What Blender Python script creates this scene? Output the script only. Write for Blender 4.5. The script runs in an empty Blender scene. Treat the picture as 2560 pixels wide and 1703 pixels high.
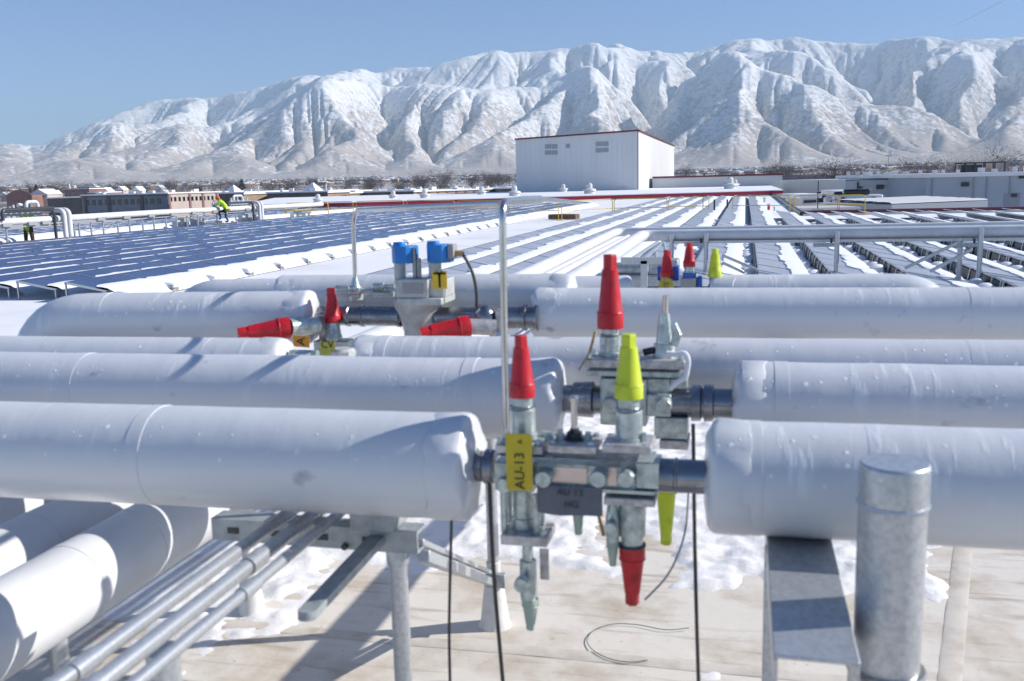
import bpy, bmesh, math, random
import numpy as np
from math import sin, cos, tan, pi, radians, hypot, atan2, sqrt, exp
from mathutils import Vector, Matrix, Quaternion
random.seed(7)
S = bpy.context.scene
COL = S.collection
# ------------------------------------------------------------------ camera
YAW, PITCH, ROLL = radians(14), radians(9.55), 0.025
cam = bpy.data.cameras.new('camera')
camo = bpy.data.objects.new('camera', cam)
COL.objects.link(camo)
CM = Matrix.Rotation(YAW, 3, 'Z') @ Matrix.Rotation(radians(90) - PITCH, 3, 'X') @ Matrix.Rotation(-ROLL, 3, 'Z')
camo.matrix_world = Matrix.Translation((0, 0, 1.6)) @ CM.to_4x4()
cam.sensor_width = 36.0
cam.lens = 36.0 * 2350 / 2560
cam.clip_start = 0.05
cam.clip_end = 60000
cam.dof.use_dof = True
cam.dof.focus_distance = 70.0
cam.dof.aperture_fstop = 4.8
S.camera = camo
# ------------------------------------------------------------------ sky and sun
SUN_EL, SUN_AZ = radians(31), radians(71)          # azimuth clockwise from +Y
world = bpy.data.worlds.new('World')
S.world = world
world.use_nodes = True
wn = world.node_tree
wn.nodes.clear()
sky = wn.nodes.new('ShaderNodeTexSky')
sky.sky_type = 'NISHITA'
sky.sun_disc = False
sky.sun_elevation = SUN_EL
sky.sun_rotation = SUN_AZ
sky.altitude = 3000
sky.air_density = 1.0
sky.dust_density = 0.2
sky.ozone_density = 2.0
bg = wn.nodes.new('ShaderNodeBackground')
bg.inputs['Strength'].default_value = 0.080
wo = wn.nodes.new('ShaderNodeOutputWorld')
tint = wn.nodes.new('ShaderNodeMix')
tint.data_type = 'RGBA'; tint.blend_type = 'MULTIPLY'; tint.inputs[0].default_value = 1
tint.inputs[7].default_value = (0.82, 0.955, 1.22, 1)          # the cool white balance of the photograph
wn.links.new(sky.outputs[0], tint.inputs[6])
wn.links.new(tint.outputs[2], bg.inputs[0])
wn.links.new(bg.outputs[0], wo.inputs[0])
sun = bpy.data.lights.new('sun', 'SUN')
sun.energy = 4.4
sun.angle = radians(0.5)
sun.color = (1.0, 0.95, 0.88)
suno = bpy.data.objects.new('sun', sun)
COL.objects.link(suno)
sd = Vector((sin(SUN_AZ) * cos(SUN_EL), cos(SUN_AZ) * cos(SUN_EL), sin(SUN_EL)))
suno.rotation_euler = sd.to_track_quat('Z', 'Y').to_euler()
S.view_settings.view_transform = 'Standard'
S.view_settings.look = 'None'
S.view_settings.exposure = 0.62
S.view_settings.gamma = 1
S.view_settings.use_curve_mapping = False
S.render.engine = 'CYCLES'
S.cycles.use_denoising = True
S.cycles.max_bounces = 6
S.cycles.volume_bounces = 0
S.cycles.transparent_max_bounces = 8
S.cycles.caustics_reflective = False
S.cycles.caustics_refractive = False
HAZE = 8e-5

# ------------------------------------------------------------------ where a photo point lies
def ray(x, y):
    return CM @ Vector(((x - 1280) / 2350, -(y - 851.5) / 2350, -1))
EYE = Vector((0, 0, 1.6))
def at_y(x, y, Y):
    d = ray(x, y); return EYE + d * (Y / d.y)
def at_z(x, y, Z):
    d = ray(x, y); return EYE + d * ((Z - 1.6) / d.z)
def at_x(x, y, X):
    d = ray(x, y); return EYE + d * (X / d.x)
FW = Vector((-sin(YAW), cos(YAW), 0))
RT = Vector((cos(YAW), sin(YAW), 0))
def at_d(x, y, dep):
    d = ray(x, y); return EYE + d * (dep / d.dot(FW))
def crop(ox, oy, s):
    return lambda x, y: (ox + x / s, oy + y / s)
def jit(a):
    return random.uniform(-a, a)

# ------------------------------------------------------------------ mesh helpers
def frame(axis):
    a = Vector(axis).normalized()
    t = Vector((0, 0, 1)) if abs(a.z) < 0.9 else Vector((1, 0, 0))
    u = t.cross(a).normalized()
    return u, a.cross(u).normalized(), a

class MB:
    def __init__(s):
        s.v = []; s.f = []; s.m = []
    def add(s, vs, fs, mi=0):
        o = len(s.v)
        s.v += [tuple(p) for p in vs]
        for f in fs:
            s.f.append(tuple(i + o for i in f)); s.m.append(mi)
        return s
    def box(s, c, size, mi=0, rz=0.0):
        x, y, z = [k / 2 for k in size]
        cc, ss = cos(rz), sin(rz)
        vs = []
        for dz in (-z, z):
            for dx, dy in ((-x, -y), (x, -y), (x, y), (-x, y)):
                vs.append((c[0] + dx * cc - dy * ss, c[1] + dx * ss + dy * cc, c[2] + dz))
        return s.add(vs, [(0, 3, 2, 1), (4, 5, 6, 7), (0, 1, 5, 4), (1, 2, 6, 5), (2, 3, 7, 6), (3, 0, 4, 7)], mi)
    def box2(s, a, b, mi=0):
        return s.box([(a[i] + b[i]) / 2 for i in range(3)], [abs(b[i] - a[i]) for i in range(3)], mi)
    def bar(s, p, q, w, h, mi=0):
        p = Vector(p); q = Vector(q)
        u, v, a = frame(q - p)
        vs = []
        for e in (p, q):
            for du, dv in ((-1, -1), (1, -1), (1, 1), (-1, 1)):
                vs.append(e + u * du * w / 2 + v * dv * h / 2)
        return s.add(vs, [(0, 3, 2, 1), (4, 5, 6, 7), (0, 1, 5, 4), (1, 2, 6, 5), (2, 3, 7, 6), (3, 0, 4, 7)], mi)
    def lathe(s, p, axis, prof, n=16, mi=0, close=True, ph=0.0):
        p = Vector(p)
        u, v, a = frame(axis)
        vs = []
        for t, r in prof:
            for k in range(n):
                g = 2 * pi * k / n + ph
                vs.append(p + a * t + (u * cos(g) + v * sin(g)) * max(r, 1e-5))
        fs = []
        for i in range(len(prof) - 1):
            for k in range(n):
                k2 = (k + 1) % n
                fs.append((i * n + k, i * n + k2, (i + 1) * n + k2, (i + 1) * n + k))
        if close:
            fs.append(tuple(reversed(range(n))))
            fs.append(tuple((len(prof) - 1) * n + k for k in range(n)))
        return s.add(vs, fs, mi)
    def cyl(s, p, q, r, r2=None, n=14, mi=0):
        p = Vector(p); q = Vector(q)
        L = (q - p).length
        return s.lathe(p, q - p, [(0, r), (L, r if r2 is None else r2)], n, mi)
    def tube(s, pts, r, n=12, mi=0, caps=True):
        pts = [Vector(p) for p in pts]
        rr = r if isinstance(r, (list, tuple)) else [r] * len(pts)
        vs = []; fs = []
        prev = None
        for i, p in enumerate(pts):
            if i == 0: t = pts[1] - pts[0]
            elif i == len(pts) - 1: t = pts[-1] - pts[-2]
            else: t = (pts[i + 1] - p).normalized() + (p - pts[i - 1]).normalized()
            t.normalize()
            if prev is None:
                u, v, _ = frame(t)
            else:
                u = (prev - t * prev.dot(t)).normalized(); v = t.cross(u)
            prev = u
            for k in range(n):
                g = 2 * pi * k / n
                vs.append(p + (u * cos(g) + v * sin(g)) * rr[i])
        for i in range(len(pts) - 1):
            for k in range(n):
                k2 = (k + 1) % n
                fs.append((i * n + k, i * n + k2, (i + 1) * n + k2, (i + 1) * n + k))
        if caps:
            fs.append(tuple(reversed(range(n))))
            fs.append(tuple((len(pts) - 1) * n + k for k in range(n)))
        return s.add(vs, fs, mi)
    def build(s, name, mat, parent=None, smooth=True, bevel=0.0, angle=35):
        off = origin(parent)
        me = bpy.data.meshes.new(name)
        me.from_pydata([(p[0] - off[0], p[1] - off[1], p[2] - off[2]) for p in s.v], [], s.f)
        mats = mat if isinstance(mat, (list, tuple)) else [mat]
        for m in mats: me.materials.append(m)
        if len(mats) > 1: me.polygons.foreach_set('material_index', s.m)
        if smooth:
            me.polygons.foreach_set('use_smooth', [True] * len(me.polygons))
            me.set_sharp_from_angle(angle=radians(angle))
        me.update()
        o = bpy.data.objects.new(name, me)
        COL.objects.link(o)
        if parent is not None: o.parent = parent
        if bevel:
            b = o.modifiers.new('bevel', 'BEVEL'); b.width = bevel; b.segments = 2; b.limit_method = 'ANGLE'; b.angle_limit = radians(40)
        return o

def origin(o):
    while o is not None and o.parent is not None: o = o.parent
    return tuple(o.location) if o is not None else (0, 0, 0)
def tag(o, label=None, cat=None, group=None, kind=None):
    if label: o['label'] = label
    if cat: o['category'] = cat
    if group: o['group'] = group
    if kind: o['kind'] = kind
    return o
def thing(name, label, cat, loc=(0, 0, 0), group=None):
    o = bpy.data.objects.new(name, None)
    o.empty_display_size = 0.1
    COL.objects.link(o)
    o.location = loc
    return tag(o, label, cat, group)
def copy_tree(o, parent=None):
    c = o.copy(); COL.objects.link(c); c.parent = parent
    for ch in list(o.children): copy_tree(ch, c)
    return c
def share(name, me, parent, loc, rot=None, scale=None):
    o = bpy.data.objects.new(name, me)
    COL.objects.link(o)
    o.parent = parent
    off = origin(parent)
    o.location = (loc[0] - off[0], loc[1] - off[1], loc[2] - off[2])
    if rot: o.rotation_euler = rot
    if scale: o.scale = scale
    return o
def proto_mesh(mb, name, mat, smooth=False):
    o = mb.build(name, mat, None, smooth)
    me = o.data
    bpy.data.objects.remove(o)
    return me
def bend(pts, rad, n=8):
    """round the corners of a polyline"""
    pts = [Vector(p) for p in pts]
    out = [pts[0]]
    for i in range(1, len(pts) - 1):
        a, b, c = pts[i - 1], pts[i], pts[i + 1]
        r = min(rad, (a - b).length * .49, (c - b).length * .49)
        p = b + (a - b).normalized() * r; q = b + (c - b).normalized() * r
        for k in range(n + 1):
            t = k / n
            out.append(p * (1 - t) ** 2 + b * 2 * t * (1 - t) + q * t * t)
    out.append(pts[-1])
    return out
def subdiv(pts, step):
    out = [Vector(pts[0])]
    for a, b in zip(pts, pts[1:]):
        a = Vector(a); b = Vector(b)
        n = max(1, int((b - a).length / step))
        for k in range(1, n + 1): out.append(a.lerp(b, k / n))
    return out
def text_mesh(body, size):
    cu = bpy.data.curves.new('lettering', 'FONT')
    cu.body = body; cu.size = size; cu.align_x = 'CENTER'; cu.align_y = 'CENTER'; cu.extrude = 0.0004; cu.resolution_u = 3
    cu.space_line = 0.9
    o = bpy.data.objects.new('lettering', cu)
    COL.objects.link(o)
    bpy.context.view_layer.update()
    me = bpy.data.meshes.new_from_object(o.evaluated_get(bpy.context.evaluated_depsgraph_get()))
    bpy.data.objects.remove(o)
    return me

# ------------------------------------------------------------------ materials
def mat(name, col, rough=0.5, metal=0.0, spec=0.5, var=0.0, scale=8.0, bump=0.0, bscale=40.0, col2=None, lo=0.4, hi=0.65, detail=6, coords='Object', stretch=None, coat=0.0, rvar=0.0):
    m = bpy.data.materials.new(name); m.use_nodes = True
    nt = m.node_tree; N = nt.nodes; L = nt.links
    b = N['Principled BSDF']
    b.inputs['Base Color'].default_value = (*col, 1)
    b.inputs['Roughness'].default_value = rough
    b.inputs['Metallic'].default_value = metal
    b.inputs['Specular IOR Level'].default_value = spec
    b.inputs['Coat Weight'].default_value = coat
    tc = N.new('ShaderNodeTexCoord')
    mp = N.new('ShaderNodeMapping')
    if stretch: mp.inputs['Scale'].default_value = stretch
    L.new(tc.outputs[coords], mp.inputs[0])
    m['_o'] = 0
    if var or col2:
        n = N.new('ShaderNodeTexNoise'); n.inputs['Scale'].default_value = scale; n.inputs['Detail'].default_value = detail; n.inputs['Roughness'].default_value = .6
        L.new(mp.outputs[0], n.inputs['Vector'])
        r = N.new('ShaderNodeValToRGB')
        r.color_ramp.elements[0].position = lo; r.color_ramp.elements[1].position = hi
        c2 = col2 if col2 else tuple(max(0, c * (1 - var)) for c in col)
        r.color_ramp.elements[0].color = (*col, 1); r.color_ramp.elements[1].color = (*c2, 1)
        L.new(n.outputs[0], r.inputs[0]); L.new(r.outputs[0], b.inputs['Base Color'])
        if rvar:
            mr = N.new('ShaderNodeMapRange'); mr.inputs[1].default_value = .3; mr.inputs[2].default_value = .7
            mr.inputs[3].default_value = rough - rvar; mr.inputs[4].default_value = rough + rvar
            L.new(n.outputs[0], mr.inputs[0]); L.new(mr.outputs[0], b.inputs['Roughness'])
    if bump:
        n2 = N.new('ShaderNodeTexNoise'); n2.inputs['Scale'].default_value = bscale; n2.inputs['Detail'].default_value = 5
        L.new(mp.outputs[0], n2.inputs['Vector'])
        bp = N.new('ShaderNodeBump'); bp.inputs['Strength'].default_value = bump; bp.inputs['Distance'].default_value = .01
        L.new(n2.outputs[0], bp.inputs['Height']); L.new(bp.outputs[0], b.inputs['Normal'])
    return m

M = {}
M['galv'] = mat('galvanised_steel', (.56, .59, .62), .36, .6, var=.22, scale=70, detail=5, bump=.06, bscale=160, rvar=.08)
M['galv_dull'] = mat('weathered_galvanised_steel', (.42, .46, .48), .5, .35, var=.3, scale=25, bump=.1, bscale=90)
M['zinc'] = mat('zinc_plated_steel', (.56, .64, .63), .32, .5, var=.5, scale=38, lo=.42, hi=.75, detail=8, bump=.16, bscale=110, rvar=.14)
M['zinc_edge'] = mat('machined_flange_steel', (.62, .60, .60), .42, .4, var=.4, scale=40, detail=8, bump=.14, bscale=100, rvar=.1)
M['steel'] = mat('bare_pipe_steel', (.30, .32, .36), .25, .9, var=.3, scale=14, bump=.05, bscale=60, rvar=.1)
M['stainless'] = mat('stainless_tube', (.62, .61, .60), .22, .95, var=.1, scale=20)
M['dark_metal'] = mat('dark_oily_metal', (.06, .07, .08), .4, .5, var=.4, scale=30)
M['cast'] = mat('grey_painted_casting', (.55, .57, .55), .5, .1, var=.25, scale=20, bump=.15, bscale=70)
M['red'] = mat('red_cap_plastic', (.56, .014, .024), .36, 0, .5, var=.5, scale=28, lo=.5, hi=.8, detail=9, bump=.06, bscale=90, rvar=.14)
M['lime'] = mat('lime_cap_plastic', (.60, .70, .035), .38, 0, .5, var=.4, scale=28, lo=.52, hi=.8, detail=9, bump=.06, bscale=90, rvar=.14)
M['pale_green'] = mat('pale_green_cap_plastic', (.40, .50, .42), .35, 0, .5, var=.15, scale=20)
M['blue'] = mat('blue_coil_plastic', (.02, .22, .62), .38, 0, .5, var=.15, scale=18)
M['deep_blue'] = mat('deep_blue_paint', (.015, .10, .46), .4, 0, .5, var=.15, scale=18)
M['grey_plastic'] = mat('grey_plastic', (.33, .33, .34), .5)
M['tag_yellow'] = mat('yellow_tag', (.62, .48, .02), .45, 0, .5, var=.12, scale=25)
M['tag_bright'] = mat('bright_yellow_tag', (.85, .55, .01), .45, 0, .5, var=.1, scale=25)
M['tag_orange'] = mat('orange_tag', (.80, .36, .02), .45)
M['tag_dull'] = mat('faded_yellow_tag', (.48, .42, .05), .5, var=.2, scale=40)
M['tag_grey'] = mat('grey_slate_tag', (.13, .145, .18), .5, var=.15, scale=30)
M['ink'] = mat('black_ink', (.02, .02, .022), .6)
M['ink_soft'] = mat('faded_ink', (.05, .04, .05), .6)
M['wood'] = mat('pale_wood', (.48, .32, .15), .7, var=.4, scale=30, stretch=(1, 1, 8))
M['plank'] = mat('weathered_plank', (.20, .12, .08), .8, var=.4, scale=6)
M['cable'] = mat('dark_cable_rubber', (.06, .05, .05), .55)
M['wire'] = mat('thin_green_wire', (.10, .16, .13), .5)
M['white_metal'] = mat('white_painted_wall', (.64, .66, .67), .55, 0, .4, var=.06, scale=.4, stretch=(1, 1, .15))
M['wall_far'] = mat('pale_warehouse_wall', (.55, .57, .58), .6, 0, .4, var=.10, scale=.15)
M['wall_blue'] = mat('pale_blue_wall', (.42, .47, .53), .6, 0, .4, var=.10, scale=.15)
M['crimson'] = mat('crimson_fascia', (.33, .012, .05), .45, 0, .4, var=.2, scale=.5)
M['trim'] = mat('dark_red_trim', (.13, .025, .035), .5)
M['louvre'] = mat('grey_louvre', (.30, .33, .38), .6)
M['yellow'] = mat('yellow_rail_paint', (.72, .47, .03), .45, var=.2, scale=6)
M['alu'] = mat('aluminium_frame', (.55, .57, .60), .4, .8)
M['concrete'] = mat('concrete', (.33, .33, .33), .9, var=.3, scale=12)
M['dark_deflector'] = mat('dark_wind_deflector', (.05, .055, .065), .5, .3)
M['brick'] = mat('red_brick_wall', (.27, .15, .13), .85, var=.3, scale=.6)
M['tan'] = mat('tan_brick_wall', (.40, .27, .18), .85, var=.2, scale=.5)  # same brick as the brown wall, its sunlit tone painted in; also plain houses
M['brown'] = mat('dark_brown_wall', (.125, .112, .115), .85, var=.3, scale=.5)  # same brick as the tan wall, its shade painted in; also plain frames
M['office_grey'] = mat('slate_office_wall', (.21, .23, .27), .7, var=.15, scale=.4)
M['office_cream'] = mat('cream_office_wall', (.55, .45, .40), .75, var=.1, scale=.4)
M['mauve'] = mat('mauve_pilaster', (.28, .16, .17), .75)
M['mauve_wall'] = mat('mauve_grey_wall', (.26, .24, .29), .7, var=.15, scale=.1)
M['glass_dark'] = mat('dark_window_glass', (.015, .018, .025), .08, 0, .6)
M['roof_junk'] = mat('pale_rooftop_metal', (.62, .63, .64), .5, .1)
M['bark'] = mat('bare_branches', (.15, .128, .132), .95, var=.35, scale=.5)
M['conifer'] = mat('dark_conifer_needles', (.028, .045, .045), .9, var=.4, scale=.6)
M['skin'] = mat('skin', (.45, .25, .18), .6)
M['vest'] = mat('lime_work_jacket', (.50, .80, .02), .6, var=.1, scale=8)
M['jeans'] = mat('blue_jeans', (.05, .09, .19), .85, var=.3, scale=20)
M['brown_cloth'] = mat('brown_work_trousers', (.085, .045, .035), .9, var=.3, scale=20)
M['boots'] = mat('dark_boots', (.03, .025, .025), .7)
M['orange'] = mat('orange_helmet', (.75, .10, .02), .4)
M['white_helmet'] = mat('white_helmet', (.78, .78, .76), .4)
M['orange_cloth'] = mat('orange_trim_cloth', (.75, .14, .02), .7)
M['dark_jacket'] = mat('dark_pipe_jacket', (.055, .06, .07), .4, .2)
M['snow'] = mat('snow', (.83, .85, .88), .75, 0, .3, var=.05, scale=6, bump=.5, bscale=9)
M['rating_plate'] = mat('pinkish_steel_plate', (.72, .62, .58), .25, .6, var=.1, scale=10)  # pinkish reflection of the recessed face, put into a plate colour
M['old_snow'] = mat('old_granular_snow', (.80, .80, .81), .85, 0, .2, col2=(.66, .63, .60), lo=.48, hi=.76, scale=5, detail=8, bump=.4, bscale=30)
M['boot_white'] = mat('white_roof_boot', (.72, .71, .69), .6, var=.12, scale=20)

def jacket_material():
    m = bpy.data.materials.new('white_pipe_jacket'); m.use_nodes = True
    nt = m.node_tree; N = nt.nodes; L = nt.links
    b = N['Principled BSDF']
    b.inputs['Roughness'].default_value = .30
    b.inputs['Specular IOR Level'].default_value = .75
    geo = N.new('ShaderNodeNewGeometry'); pos = geo.outputs['Position']
    def noise(sc, det, st=None, vec=None):
        n = N.new('ShaderNodeTexNoise'); n.inputs['Scale'].default_value = sc; n.inputs['Detail'].default_value = det
        src = vec or pos
        if st:
            mp = N.new('ShaderNodeMapping'); mp.inputs['Scale'].default_value = st; L.new(src, mp.inputs[0]); src = mp.outputs[0]
        L.new(src, n.inputs['Vector']); return n.outputs[0]
    def ramp(f, a, c, v0=0., v1=1.):
        r = N.new('ShaderNodeMapRange'); r.inputs[1].default_value = a; r.inputs[2].default_value = c; r.inputs[3].default_value = v0; r.inputs[4].default_value = v1
        L.new(f, r.inputs[0]); return r.outputs[0]
    def math2(op, a, c):
        n = N.new('ShaderNodeMath'); n.operation = op
        for i, k in enumerate((a, c)):
            if isinstance(k, (int, float)): n.inputs[i].default_value = k
            else: L.new(k, n.inputs[i])
        return n.outputs[0]
    def mix(f, a, c):
        n = N.new('ShaderNodeMix'); n.data_type = 'RGBA'
        L.new(f, n.inputs[0])
        for i, k in ((6, a), (7, c)):
            if isinstance(k, tuple): n.inputs[i].default_value = (*k, 1)
            else: L.new(k, n.inputs[i])
        return n.outputs[2]
    # ice beads left on the upper flank: small round specks, their glint painted pale
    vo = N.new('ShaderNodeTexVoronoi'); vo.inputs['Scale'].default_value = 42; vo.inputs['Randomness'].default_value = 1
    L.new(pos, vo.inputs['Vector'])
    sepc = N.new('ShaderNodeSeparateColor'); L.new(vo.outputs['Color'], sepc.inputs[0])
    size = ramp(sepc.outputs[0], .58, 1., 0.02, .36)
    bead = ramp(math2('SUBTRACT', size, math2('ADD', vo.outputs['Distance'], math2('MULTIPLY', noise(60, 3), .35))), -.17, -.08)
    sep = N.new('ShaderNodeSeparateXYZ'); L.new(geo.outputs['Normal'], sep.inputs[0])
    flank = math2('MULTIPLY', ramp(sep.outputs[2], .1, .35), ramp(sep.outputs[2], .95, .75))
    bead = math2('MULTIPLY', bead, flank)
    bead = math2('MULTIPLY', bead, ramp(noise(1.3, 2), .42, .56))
    # frost scratches running round the pipe
    sc = ramp(noise(5, 8, (5, 1.0, 1.0)), .55, .68)
    sc = math2('MULTIPLY', sc, ramp(sep.outputs[2], -.1, .45))
    sc = math2('MULTIPLY', sc, ramp(noise(2.1, 2), .45, .65))
    grime = math2('MULTIPLY', ramp(noise(3.2, 8), .60, .76), .22)
    smudge = math2('MULTIPLY', ramp(noise(7, 6, (1, 1, 1.6)), .66, .76), .6)
    c = mix(grime, (.67, .69, .72), (.46, .47, .49))
    c = mix(smudge, c, (.20, .20, .22))
    c = mix(sc, c, (.84, .86, .88))
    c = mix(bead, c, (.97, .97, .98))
    L.new(c, b.inputs['Base Color'])
    h = math2('ADD', math2('MULTIPLY', bead, 1.0), math2('ADD', math2('MULTIPLY', noise(14, 4), .45), math2('MULTIPLY', sc, .4)))
    h = math2('ADD', h, math2('MULTIPLY', noise(3, 3, (2.5, 1, 1)), 1.2))
    bp = N.new('ShaderNodeBump'); bp.inputs['Strength'].default_value = .35; bp.inputs['Distance'].default_value = .008
    L.new(h, bp.inputs['Height']); L.new(bp.outputs[0], b.inputs['Normal'])
    return m
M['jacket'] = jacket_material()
M['jacket_plain'] = mat('clean_white_jacket', (.70, .71, .73), .45, 0, .4, var=.12, scale=3, bump=.1, bscale=10)

def membrane_material():
    m = mat('beige_roof_membrane', (.70, .66, .60), .8, 0, .3, col2=(.46, .385, .30), lo=.47, hi=.70, scale=2.2, detail=9, bump=.25, bscale=14, coords='Object')
    nt = m.node_tree; N = nt.nodes; L = nt.links
    b = N['Principled BSDF']
    old = b.inputs['Base Color'].links[0].from_socket
    geo = N.new('ShaderNodeNewGeometry')
    mp = N.new('ShaderNodeMapping'); mp.inputs['Scale'].default_value = (1.2, 9, 1); mp.inputs['Rotation'].default_value = (0, 0, .15)
    L.new(geo.outputs['Position'], mp.inputs[0])
    n = N.new('ShaderNodeTexNoise'); n.inputs['Scale'].default_value = 1.6; n.inputs['Detail'].default_value = 8
    L.new(mp.outputs[0], n.inputs['Vector'])
    r = N.new('ShaderNodeMapRange'); r.inputs[1].default_value = .56; r.inputs[2].default_value = .75; r.inputs[4].default_value = .7
    L.new(n.outputs[0], r.inputs[0])
    mx = N.new('ShaderNodeMix'); mx.data_type = 'RGBA'
    L.new(r.outputs[0], mx.inputs[0]); L.new(old, mx.inputs[6]); mx.inputs[7].default_value = (.34, .27, .20, 1)
    n2 = N.new('ShaderNodeTexNoise'); n2.inputs['Scale'].default_value = 30; n2.inputs['Detail'].default_value = 4
    L.new(geo.outputs['Position'], n2.inputs['Vector'])
    r2 = N.new('ShaderNodeMapRange'); r2.inputs[1].default_value = .66; r2.inputs[2].default_value = .74; r2.inputs[4].default_value = .5
    L.new(n2.outputs[0], r2.inputs[0])
    mx2 = N.new('ShaderNodeMix'); mx2.data_type = 'RGBA'
    L.new(r2.outputs[0], mx2.inputs[0]); L.new(mx.outputs[2], mx2.inputs[6]); mx2.inputs[7].default_value = (.22, .17, .13, 1)
    L.new(mx2.outputs[2], b.inputs['Base Color'])
    return m
M['membrane'] = membrane_material()
M['membrane_lap'] = mat('membrane_lap_strip', (.63, .59, .53), .75, 0, .3, col2=(.46, .40, .33), lo=.45, hi=.7, scale=5, detail=8, bump=.2, bscale=20)
M['roof_snow'] = mat('roof_snow', (.84, .85, .87), .75, 0, .3, col2=(.70, .71, .74), lo=.5, hi=.75, scale=.35, detail=8, bump=.5, bscale=2.5)
M['field'] = mat('snowy_valley_floor', (.62, .62, .64), .9, 0, .2, col2=(.20, .17, .15), lo=.42, hi=.6, scale=.012, detail=10)

def panel_material(name, ca, cb, rough):
    m = bpy.data.materials.new(name); m.use_nodes = True
    nt = m.node_tree; N = nt.nodes; L = nt.links
    b = N['Principled BSDF']
    b.inputs['Roughness'].default_value = rough
    b.inputs['Specular IOR Level'].default_value = .5
    geo = N.new('ShaderNodeNewGeometry')
    n = N.new('ShaderNodeTexNoise'); n.inputs['Scale'].default_value = .9; n.inputs['Detail'].default_value = 6
    L.new(geo.outputs['Position'], n.inputs['Vector'])
    r = N.new('ShaderNodeValToRGB')
    r.color_ramp.elements[0].position = .35; r.color_ramp.elements[1].position = .8
    r.color_ramp.elements[0].color = (*ca, 1); r.color_ramp.elements[1].color = (*cb, 1)
    L.new(n.outputs[0], r.inputs[0]); L.new(r.outputs[0], b.inputs['Base Color'])
    return m
M['panel'] = panel_material('solar_glass', (.030, .050, .155), (.060, .085, .20), .16)
M['panel_frost'] = panel_material('frosted_solar_glass', (.33, .355, .42), (.47, .49, .54), .28)  # pale sky reflection painted into the colour of the frosted glass
# ================================================================== ROOFS AND GROUND
def grid_sheet(name, xs, ys, zf, m, kind='structure'):
    mb = MB()
    n = len(xs)
    vs = [(x, y, zf(x, y)) for y in ys for x in xs]
    fs = [(j * n + i, j * n + i + 1, (j + 1) * n + i + 1, (j + 1) * n + i) for j in range(len(ys) - 1) for i in range(n - 1)]
    mb.add(vs, fs)
    o = mb.build(name, m, None, True, angle=60)
    return tag(o, kind=kind)
from mathutils import noise as NZ
def fbm(x, y, z=0.0, o=5):
    return NZ.fractal(Vector((x, y, z)), 1.0, 2.0, o)

ZR = -0.6
def deck_z(x, y):
    return ZR + 0.006 * fbm(x * 1.5, y * 1.5)
grid_sheet('roof_deck', np.linspace(-14, 12, 131), np.linspace(-4, 9, 66), deck_z, M['membrane'])
# the snowy main roof, a solid slab with a notch on its right far side
ZR = -0.6
mb = MB()
outline = [(-41, 9), (70, 9), (70, 58.5), (3.1, 54.5), (3.1, 118), (-41, 118)]
slab = lambda y: 0 if y < 10 else ZR
vs = []
for z in (0, 1):
    for x, y in outline: vs.append((x, y, ZR - .004 if z else -9.2))
n = len(outline)
mb.add(vs, [tuple(range(n, 2 * n))] + [(i, (i + 1) % n, n + (i + 1) % n, n + i) for i in range(n)])
tag(mb.build('main_roof', M['roof_snow'], None, False), kind='structure')
mb = MB()
mb.add([(-41, -6, ZR - .03), (70, -6, ZR - .03), (70, 9.1, ZR - .03), (-41, 9.1, ZR - .03)], [(0, 1, 2, 3)])
tag(mb.build('roof_surround', M['membrane'], None, False), kind='structure')

# lapped membrane seams, thin welded strips a few millimetres proud of the deck
def seam(x0, y0, x1, y1, w):
    a = Vector((x0, y0, 0)); b = Vector((x1, y1, 0)); L = (b - a).length; d = (b - a) / L; s = Vector((-d.y, d.x, 0)) * w / 2
    nn_ = int(L / .1); vs = []
    for k in range(nn_ + 1):
        p = a + d * (L * k / nn_)
        for sg in (-1, -.8, .8, 1):
            q = p + s * sg * (1 + .03 * NZ.noise(p * 3)); vs.append((q.x, q.y, deck_z(q.x, q.y) + (.0015 if abs(sg) == 1 else .004)))
    fs = [(k * 4 + j, k * 4 + j + 1, k * 4 + j + 5, k * 4 + j + 4) for k in range(nn_) for j in range(3)]
    tag(MB().add(vs, fs).build('membrane_seam', M['membrane_lap'], None, True, angle=80), kind='structure')
sa = at_z(2330, 1700, ZR); sb = at_z(2410, 1350, ZR)
seam(sa.x, sa.y - .3, sb.x, sb.y, .10)
seam(-3, 4.02, 3, 4.10, .09)
# patchy snow on the near deck
BLOBS = [(at_z(1835, 1675, ZR), .20, .10, 1.5), (at_z(1760, 1700, ZR), .12, .08, 1.2), (at_z(2330, 1480, ZR), .10, .30, .9), (at_z(1000, 1480, ZR), .35, .2, .8), (at_z(640, 1560, ZR), .5, .3, 1.0), (at_z(1780, 1420, ZR), .25, .25, .9), (at_z(700, 1480, ZR), .4, .3, .8)]
def snow_cover(x, y):
    m = fbm(x * .9 + 3.1, y * 1.1 + 7.7, 0, 6) * 1.35 + fbm(x * 3.1, y * 3.4, 2, 4) * .5
    m += 1.25 * max(-1.15, min(.9, (y - 5.22 - .12 * x) / .8))
    if x < -1.6: m += .75 * min(1, (-1.6 - x) / .6)
    if x > 1.0: m -= 1.2 * min(1, (x - 1.0) / .4)
    for p, a, b, s in BLOBS: m += s * exp(-((x - p.x) / a) ** 2 - ((y - p.y) / b) ** 2)
    return m
def snow_z(x, y):
    m = snow_cover(x, y)
    f = fbm(x * 5, y * 5, 4, 4) * .7 + fbm(x * 15, y * 15, 9, 3) * .28
    e = max(0, min(1, (m + .5 * f) / 1.3 + .10))
    if e <= 0: return ZR - .02
    return ZR - .012 + .016 * e ** .5 + e * (.022 + .036 * max(-.6, f)) * (1 if e > .1 else e * 10)
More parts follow.
